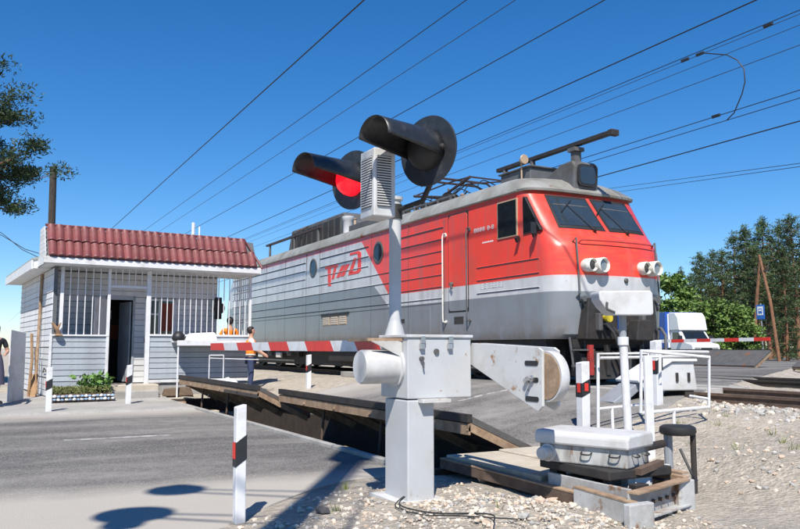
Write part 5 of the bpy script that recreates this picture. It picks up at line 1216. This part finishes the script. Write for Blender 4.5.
    for n in 'LR':
        mb = MB(); a = J['toe' + n][0]; mb.hexa([a + V(-.05, -.07, -.035), a + V(.05, -.07, -.035), a + V(.045, .2, -.035), a + V(-.045, .2, -.035), a + V(-.04, -.05, .03), a + V(.04, -.05, .03), a + V(.045, .19, .06), a + V(-.045, .19, .06)]); mb.build('shoe', M['black_paint'], t, bevel=.02)
    HJ = {'a': (V(0, .02, 1.66), (.084, .095)), 'b': (V(0, .012, 1.725), (.070, .085)), 'c': (V(0, .055, 1.60 - hair_len), (.062, .05))}
    bmh = bmesh.new(); bmesh.ops.create_uvsphere(bmh, u_segments=18, v_segments=12, radius=1)
    for v in bmh.verts:
        if v.co.y < -.25 and v.co.z < .35: v.co.y = -.25 + .2 * v.co.z
        v.co = Vector((v.co.x * .093, v.co.y * .105 + .012, v.co.z * (.10 if v.co.z > 0 else .115 + hair_len) + 1.668)) * k
    meh = bpy.data.meshes.new('hair'); bmh.to_mesh(meh); bmh.free(); meh.materials.append(M['hair']); [setattr(f, 'use_smooth', True) for f in meh.polygons]; link('hair', meh, t)
    for s in (-1, 1):
        mb = MB(); mb.lathe(V(s * .03, -.098, 1.655), (0, -1, 0), [(0, .011), (.006, .008)], 8); mb.build('eye', M['black_paint'], t)
    mb = MB(); mb.hexa([V(-.012, -.09, 1.60), V(.012, -.09, 1.60), V(.006, -.085, 1.65), V(-.006, -.085, 1.65), V(-.012, -.118, 1.605), V(.012, -.118, 1.605), V(.004, -.1, 1.65), V(-.004, -.1, 1.65)]); mb.build('nose', M['skin'], t)
    mb = MB(); mb.box(-.022 * k, .022 * k, -.094 * k, -.086 * k, 1.572 * k, 1.582 * k); mb.build('mouth', M['red_dark'], t)
    return t
p = at(250, 392, 'z', .16)
person(p.x, p.y, .12, R(75), 'person in orange vest and jeans standing behind the boom tip', 1.72, legs_='navy_cloth', armL=((.22, -.18, 1.16), (.12, -.34, 1.05)), armR=((-.24, -.12, 1.14), (-.16, -.32, 1.02)))
q = hl(4.2, .42, .39); p = at(230, 320, 'y', q.y)
person(p.x, q.y, .385, R(188), 'person in orange vest seen from behind inside the veranda bars', 1.74, sleeve='orange_cloth', armL=((.30, -.08, 1.14), (.34, -.25, 1.0)))
p = at(-8, 404, 'z', .1)
person(p.x, p.y, .1, R(20), 'person in long dark violet skirt cut off by the left picture edge', 1.70, top='black_paint', sleeve='black_paint', legs_='violet_cloth', skirt=True, hair_len=.12, armL=((.27, -.02, 1.15), (.16, -.2, 1.1)))
# ================================================================ TREES
def place(u, Z):
    t = (u - CXP) / F_PX; return (Z * (_fh[0] + _rt[0] * t), Z * (_fh[1] + _rt[1] * t))
def pine_parts(h, rad, seed, bare=.35, limbs=60, clump=34, leaf=.30, bark='bark_pine', nm='needles', asp=4.5, spread=.40, per=4):
    rnd = random.Random(seed); tb = MB(); lean = rnd.uniform(-.03, .03) * h; K = 7
    spine = [Vector((lean * (i / K) ** 2 + rnd.uniform(-.05, .05), rnd.uniform(-.05, .05), h * i / K - (.2 if i == 0 else 0))) for i in range(K + 1)]
    tb.tube(spine, h * .017, 9, .025)
    def sp(z):
        f = max(0, min(K - .001, z / h * K)); i = int(f); return spine[i].lerp(spine[i + 1], f - i)
    pts = []
    for i in range(limbs):
        q = i / limbs; z = h * (bare + (1 - bare) * q * .98); prof = ((1 - q) ** .62 * .92 + .06) * (.55 + .45 * min(1, q * 6))
        L = rad * prof * rnd.choice((.55, .8, 1.0, 1.0, 1.2)) * rnd.uniform(.85, 1.1) + .12; a = i * 2.4 + rnd.uniform(-.6, .6); p0 = sp(z); rise = rnd.uniform(-.08, .30) * L
        tipp = p0 + Vector((math.cos(a) * L, math.sin(a) * L, rise)); mid = p0.lerp(tipp, .55) + Vector((0, 0, -.08 * L))
        tb.tube([p0, mid, tipp], .010 * h * .28 + .012, 5, .008)
        n = max(1, int(per * (.35 + L / rad)))
        for k in range(n):
            f = .35 + .68 * (k + rnd.random()) / n; c = p0.lerp(tipp, f) + Vector((rnd.gauss(0, .10 * L), rnd.gauss(0, .10 * L), rnd.gauss(0, .04 * L) + .06))
            sz = spread * rnd.uniform(.6, 1.25)
            for _ in range(clump):
                d = Vector((rnd.gauss(0, 1), rnd.gauss(0, 1), rnd.gauss(0, 1))).normalized() * rnd.uniform(.3, 1.25); pts.append(c + Vector((d.x * sz, d.y * sz, d.z * sz * .55)))
    for _ in range(clump * 4): pts.append(sp(h) + Vector((rnd.gauss(0, .12), rnd.gauss(0, .12), rnd.uniform(-.9, .25))))
    return tb.mesh('trunk', M[bark], smooth=50), leaf_stuff(pts, M[nm], leaf, asp, .45, seed + 1, 'crown')
def tree(name, parts, x, y, z, s, rz, label, group=None):
    t = thing(name, label, 'tree', (x, y, z), rz, group, world=False)
    a = link('trunk', parts[0], t); b = link('crown', parts[1], t); t.scale = (s, s, s * random.uniform(.95, 1.05)); return t
PV = [pine_parts(12, 2.6, 21, .30), pine_parts(12, 2.2, 22, .25), pine_parts(12, 3.0, 23, .38), pine_parts(12, 2.2, 24, .04, 60)]
near_pines = [(768, 56, 10.6, 0, 'tallest pine in the right hand wood'), (797, 54, 9.8, 2, 'pine cut by the right picture edge'), (749, 58, 10.2, 1, 'pine left of the tallest pine'), (735, 62, 9.6, 3, 'narrow pointed pine above the light bush'),
              (782, 66, 11.3, 3, 'pine rising right of the braced pole'), (712, 64, 8.9, 0, 'shorter pine standing above the green bush'), (701, 68, 9.4, 1, 'leftmost spreading pine of the right hand wood'), (722, 60, 8.6, 2, 'low branched pine in front of the narrow pine'), (758, 52, 7.6, 1, 'young pine beside the bus stop sign'),
              (786, 50, 7.2, 3, 'young pine at the foot of the right edge pine')]
for i, (u, Z, h, k, lab) in enumerate(near_pines):
    x, y = place(u, Z); tree('pine_tree', PV[k], x, y, ground_z(x, y), h / 12, i * 1.7, lab, 'pines of the right hand wood')
ORD = 'first second third fourth fifth sixth seventh eighth ninth tenth eleventh twelfth thirteenth fourteenth fifteenth sixteenth seventeenth eighteenth nineteenth twentieth twenty-first twenty-second'.split()
for i in range(22):
    u = 684 + i * 8 + random.uniform(-3, 3); Z = random.uniform(72, 88); h = 11.2 if u > 740 else 8.6; x, y = place(u, Z)
    tree('pine_tree', PV[3], x, y, ground_z(x, y), h / 12 * random.uniform(.85, 1.05), i, 'dark pine in the back row of the right hand wood, ' + ORD[i] + ' from the left', 'pines in the back row of the wood')
def bush_parts(seed, rad, h, n, leaf, m='leaves'):
    rnd = random.Random(seed); pts = []; tb = MB()
    for i in range(7):
        a = rnd.uniform(0, 6.3); tip = Vector((math.cos(a) * rad * .6, math.sin(a) * rad * .6, h * rnd.uniform(.5, .9))); tb.tube([(0, 0, -.2), tip * .5 + Vector((0, 0, .3)), tip], .07, 6, .015)
    cl = [Vector((rnd.gauss(0, rad * .42), rnd.gauss(0, rad * .42), h * rnd.uniform(.18, .92))) for _ in range(60)]
    cl = [c for c in cl if (c.x ** 2 + c.y ** 2) / rad ** 2 + ((c.z - h * .45) / (h * .55)) ** 2 < 1.05]
    for c in cl:
        for _ in range(n // len(cl)): d = Vector((rnd.gauss(0, 1), rnd.gauss(0, 1), rnd.gauss(0, .8))); pts.append(c + d.normalized() * rnd.uniform(.1, .55) * rad * .38)
    return tb.mesh('trunk', M['bark_dark'], smooth=50), leaf_stuff(pts, M[m], leaf, 1.7, .2, seed, 'crown')
BV = [bush_parts(31, 2.4, 4.4, 4200, .30), bush_parts(32, 2.1, 4.6, 3800, .28)]
for i, (u, Z, s, k, lab) in enumerate([(722, 47, .92, 0, 'bright green bush behind the far boom, largest of three'), (693, 50, .9, 1, 'bright green bush directly above the truck cab'), (672, 52, 1.22, 1, 'feathery green tree between locomotive nose and bushes'), (741, 46, .62, 0, 'low bright green bush left of the bus stop sign')]):
    x, y = place(u, Z); tree('bush' if i != 2 else 'young_tree', BV[k], x, y, ground_z(x, y), s, i * 2.1, lab, 'light green bushes beyond the crossing')
lp = pine_parts(11.2, 3.6, 77, .40, 74, 220, .15, 'bark_pine', 'needles_near', 4.0, .44, 8)
x, y = place(-86, 24.5); tree('pine_tree', lp, x, y, .1, 1.13, 2.4, 'near pine whose branches hang in from the left edge')
# dry grass on the far verge
rnd = random.Random(9); mb = MB()
for _ in range(5200):
    x = rnd.uniform(26.5, 46); y = rnd.uniform(15, 33)
    if y > y_right(x) - .3: continue
    z = ground_z(x, y); a = rnd.uniform(0, 6.3); h = rnd.uniform(.12, .42); w = .03; dx, dy = math.cos(a) * w, math.sin(a) * w; lx, ly = rnd.gauss(0, .08), rnd.gauss(0, .08)
    mb.add([(x - dx, y - dy, z - .02), (x + dx, y + dy, z - .02), (x + lx, y + ly, z + h)], [(0, 1, 2)])
tag(mb.build('dry_grass', M['grass']), 'dry grass on the verge beyond the far plates', 'grass', kind='stuff')

# weeds along the verge and litter of dry twigs
rnd = random.Random(19); mb = MB()
for _ in range(46):
    x = rnd.uniform(2.2, 9.6); y = rnd.uniform(2.0, 7.6)
    if in_pit(x, y) or y > y_right(x) - .1 or (x > 4.0 and 3.9 < y < 7.2 and x < 5.6): continue
    z = ground_z(x, y)
    for _ in range(rnd.randint(5, 14)):
        a = rnd.uniform(0, 6.3); h = rnd.uniform(.03, .10); lx, ly = rnd.gauss(0, .04), rnd.gauss(0, .04); bx, by = x + rnd.gauss(0, .03), y + rnd.gauss(0, .03); dx, dy = math.cos(a) * .006, math.sin(a) * .006
        mb.add([(bx - dx, by - dy, z - .01), (bx + dx, by + dy, z - .01), (bx + lx, by + ly, z + h)], [(0, 1, 2)])
tag(mb.build('weeds', M['grass']), 'sparse dry weeds dotted over the sandy verge', 'weeds', kind='stuff')

# ================================================================ OVERHEAD WIRES
def wire(u, v, z, r, label, m='wire', y1=260, dz=.0):
    x = at(u, v, 'z', z).x; mb = MB(); mb.tube([(x, -40 + (y1 + 40) * i / 14, z + dz * math.sin(i * 1.3)) for i in range(15)], r, 5); return tag(mb.build('overhead_wire', M[m]), label, 'wire', 'wires strung along the tracks')
wire(363, 1, 9.0, .018, 'thick dark wire, leftmost, slanting up from the hut roof')
wire(465, 1, 9.5, .012, 'thin wire second from left above the hut roof')
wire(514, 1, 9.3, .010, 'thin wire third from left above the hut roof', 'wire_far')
wire(603, 1, 8.1, .012, 'wire passing just above the left lamp hood')
wire(752, 2, 6.9, .013, 'contact wire over the locomotive reaching the top edge right of centre')
wire(800, 10, 8.7, .011, 'upper wire carrying the looped jumper at right')
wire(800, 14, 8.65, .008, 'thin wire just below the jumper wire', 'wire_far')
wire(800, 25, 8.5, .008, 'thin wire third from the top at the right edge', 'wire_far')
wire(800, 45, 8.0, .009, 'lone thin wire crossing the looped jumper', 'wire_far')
wire(800, 90, 7.1, .011, 'upper wire of the close pair right of the locomotive')
wire(800, 98, 6.95, .010, 'lower wire of the close pair right of the locomotive')
wire(800, 121, 7.6, .019, 'thick dark wire just above the locomotive nose')
xw = at(800, 10, 'z', 8.7).x - .0
J_ = [at(u, v, 'x', xw) for u, v in ((702, 53), (715, 54), (727, 55), (737, 60), (744, 69), (745, 82), (742, 94), (737, 106), (734, 113), (727, 120))]
mb = MB(); mb.tube(J_, .014, 6); tag(mb.build('jumper_wire', M['wire'], smooth=40), 'curved jumper cable hanging between two wires at upper right', 'wire')
for u, v, l_ in ((685, 60, 'small clamp left of the jumper on its wire'), (700, 54, 'small clamp where the jumper leaves the wire'), (768, 25, 'small clamp right of the jumper on its wire'), (716, 116, 'small clamp on the close wire pair below the jumper')):
    c = at(u, v, 'x', xw); mb = MB(); mb.bar(c + Vector((0, -.12, -.0)), c + Vector((0, .12, 0)), .05, .07); tag(mb.build('wire_clamp', M['wire'], bevel=.01), l_, 'clamp')
for i, (va, vb) in enumerate(((189, 163), (194, 166))):
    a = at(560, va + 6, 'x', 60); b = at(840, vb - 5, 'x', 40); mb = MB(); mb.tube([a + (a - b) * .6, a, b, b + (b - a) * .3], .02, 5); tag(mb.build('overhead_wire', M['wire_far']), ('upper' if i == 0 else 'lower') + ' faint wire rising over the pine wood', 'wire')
for i, (pa, pb) in enumerate((((3, 236), (43, 262)), ((3, 234), (43, 255)))):
    a = at(*pa, 'y', 26 + i); b = hl(.0, .3 + i, 3.5); mb = MB(); mb.tube([a + (a - b) * .8, a, (a + b) / 2 + Vector((0, 0, -.1)), b], .010, 5); tag(mb.build('service_cable', M['wire']), ('lower' if i == 0 else 'upper') + ' slack cable running from the left to the hut eave', 'cable')

# ================================================================ SIGNAL MAST BESIDE THE VIEWPOINT (only its shadow falls into the picture)
bx0, by0, hm = -.96, .98, 12.3
ms = thing('signal_mast', 'tall ladder mast beside the viewpoint whose shadow lies on the verge', 'signal mast', (bx0, by0, 0))
mb = MB(); mb.cyl((bx0, by0, -.1), (bx0, by0, hm), .17, .13, 14); mb.build('mast', M['grey_paint'], ms, smooth=40)
mb = MB(); lx, ly = bx0 + .42, by0 - .05
for d in (-.14, .14): mb.tube([(lx + d * .84, ly - d * .54, .1), (lx + d * .84 - .1, ly - d * .54, hm - .5)], .018, 6)
for i in range(33): z = .4 + i * .36; mb.tube([(lx - .118 - .1 * z / hm, ly + .076, z), (lx + .118 - .1 * z / hm, ly - .076, z)], .013, 5)
mb.build('ladder', M['grey_paint'], ms)
S_ = Vector((SD.x, SD.y, 0)).normalized()
for hz_, ox, oy, rr, hood in ((8.41, -1.1, .7, .26, 0), (7.12, -1.05, .68, .30, 1)):
    c = Vector((bx0 + ox, by0 + oy, hz_)); mb = MB(); ax = (Vector((-.4, -.9, .15))).normalized()
    mb.lathe(c, ax, [(-.02, rr), (.02, rr)], 28); bb = mb.build('backboard', M['black_satin'], ms)
    mb = MB(); mb.lathe(c, -ax, [(0, .14), (.2, .13)], 16); mb.build('lamp_can', M['black_satin'], bb)
    if hood: mb = MB(); mb.lathe(c, ax, [(0, .16), (.45, .15)], 16); mb.build('hood', M['black_satin'], bb)
    mb = MB(); mb.tube([(bx0, by0, hz_ - .25), c + Vector((0, 0, -.1))], .02, 6); mb.tube([(bx0, by0, hz_ + .1), c + Vector((0, 0, .05))], .018, 6); mb.build('bracket', M['grey_paint'], ms)
mb = MB(); a = Vector((bx0, by0, hm - .4)); mb.box(bx0 - .25, bx0 + .35, by0 - .1, by0 + .2, hm - 1.3, hm - .2); mb.tube([a, a + Vector((.9, -.5, .25))], .05, 8); mb.build('relay_case', M['grey_paint'], ms, bevel=.02)
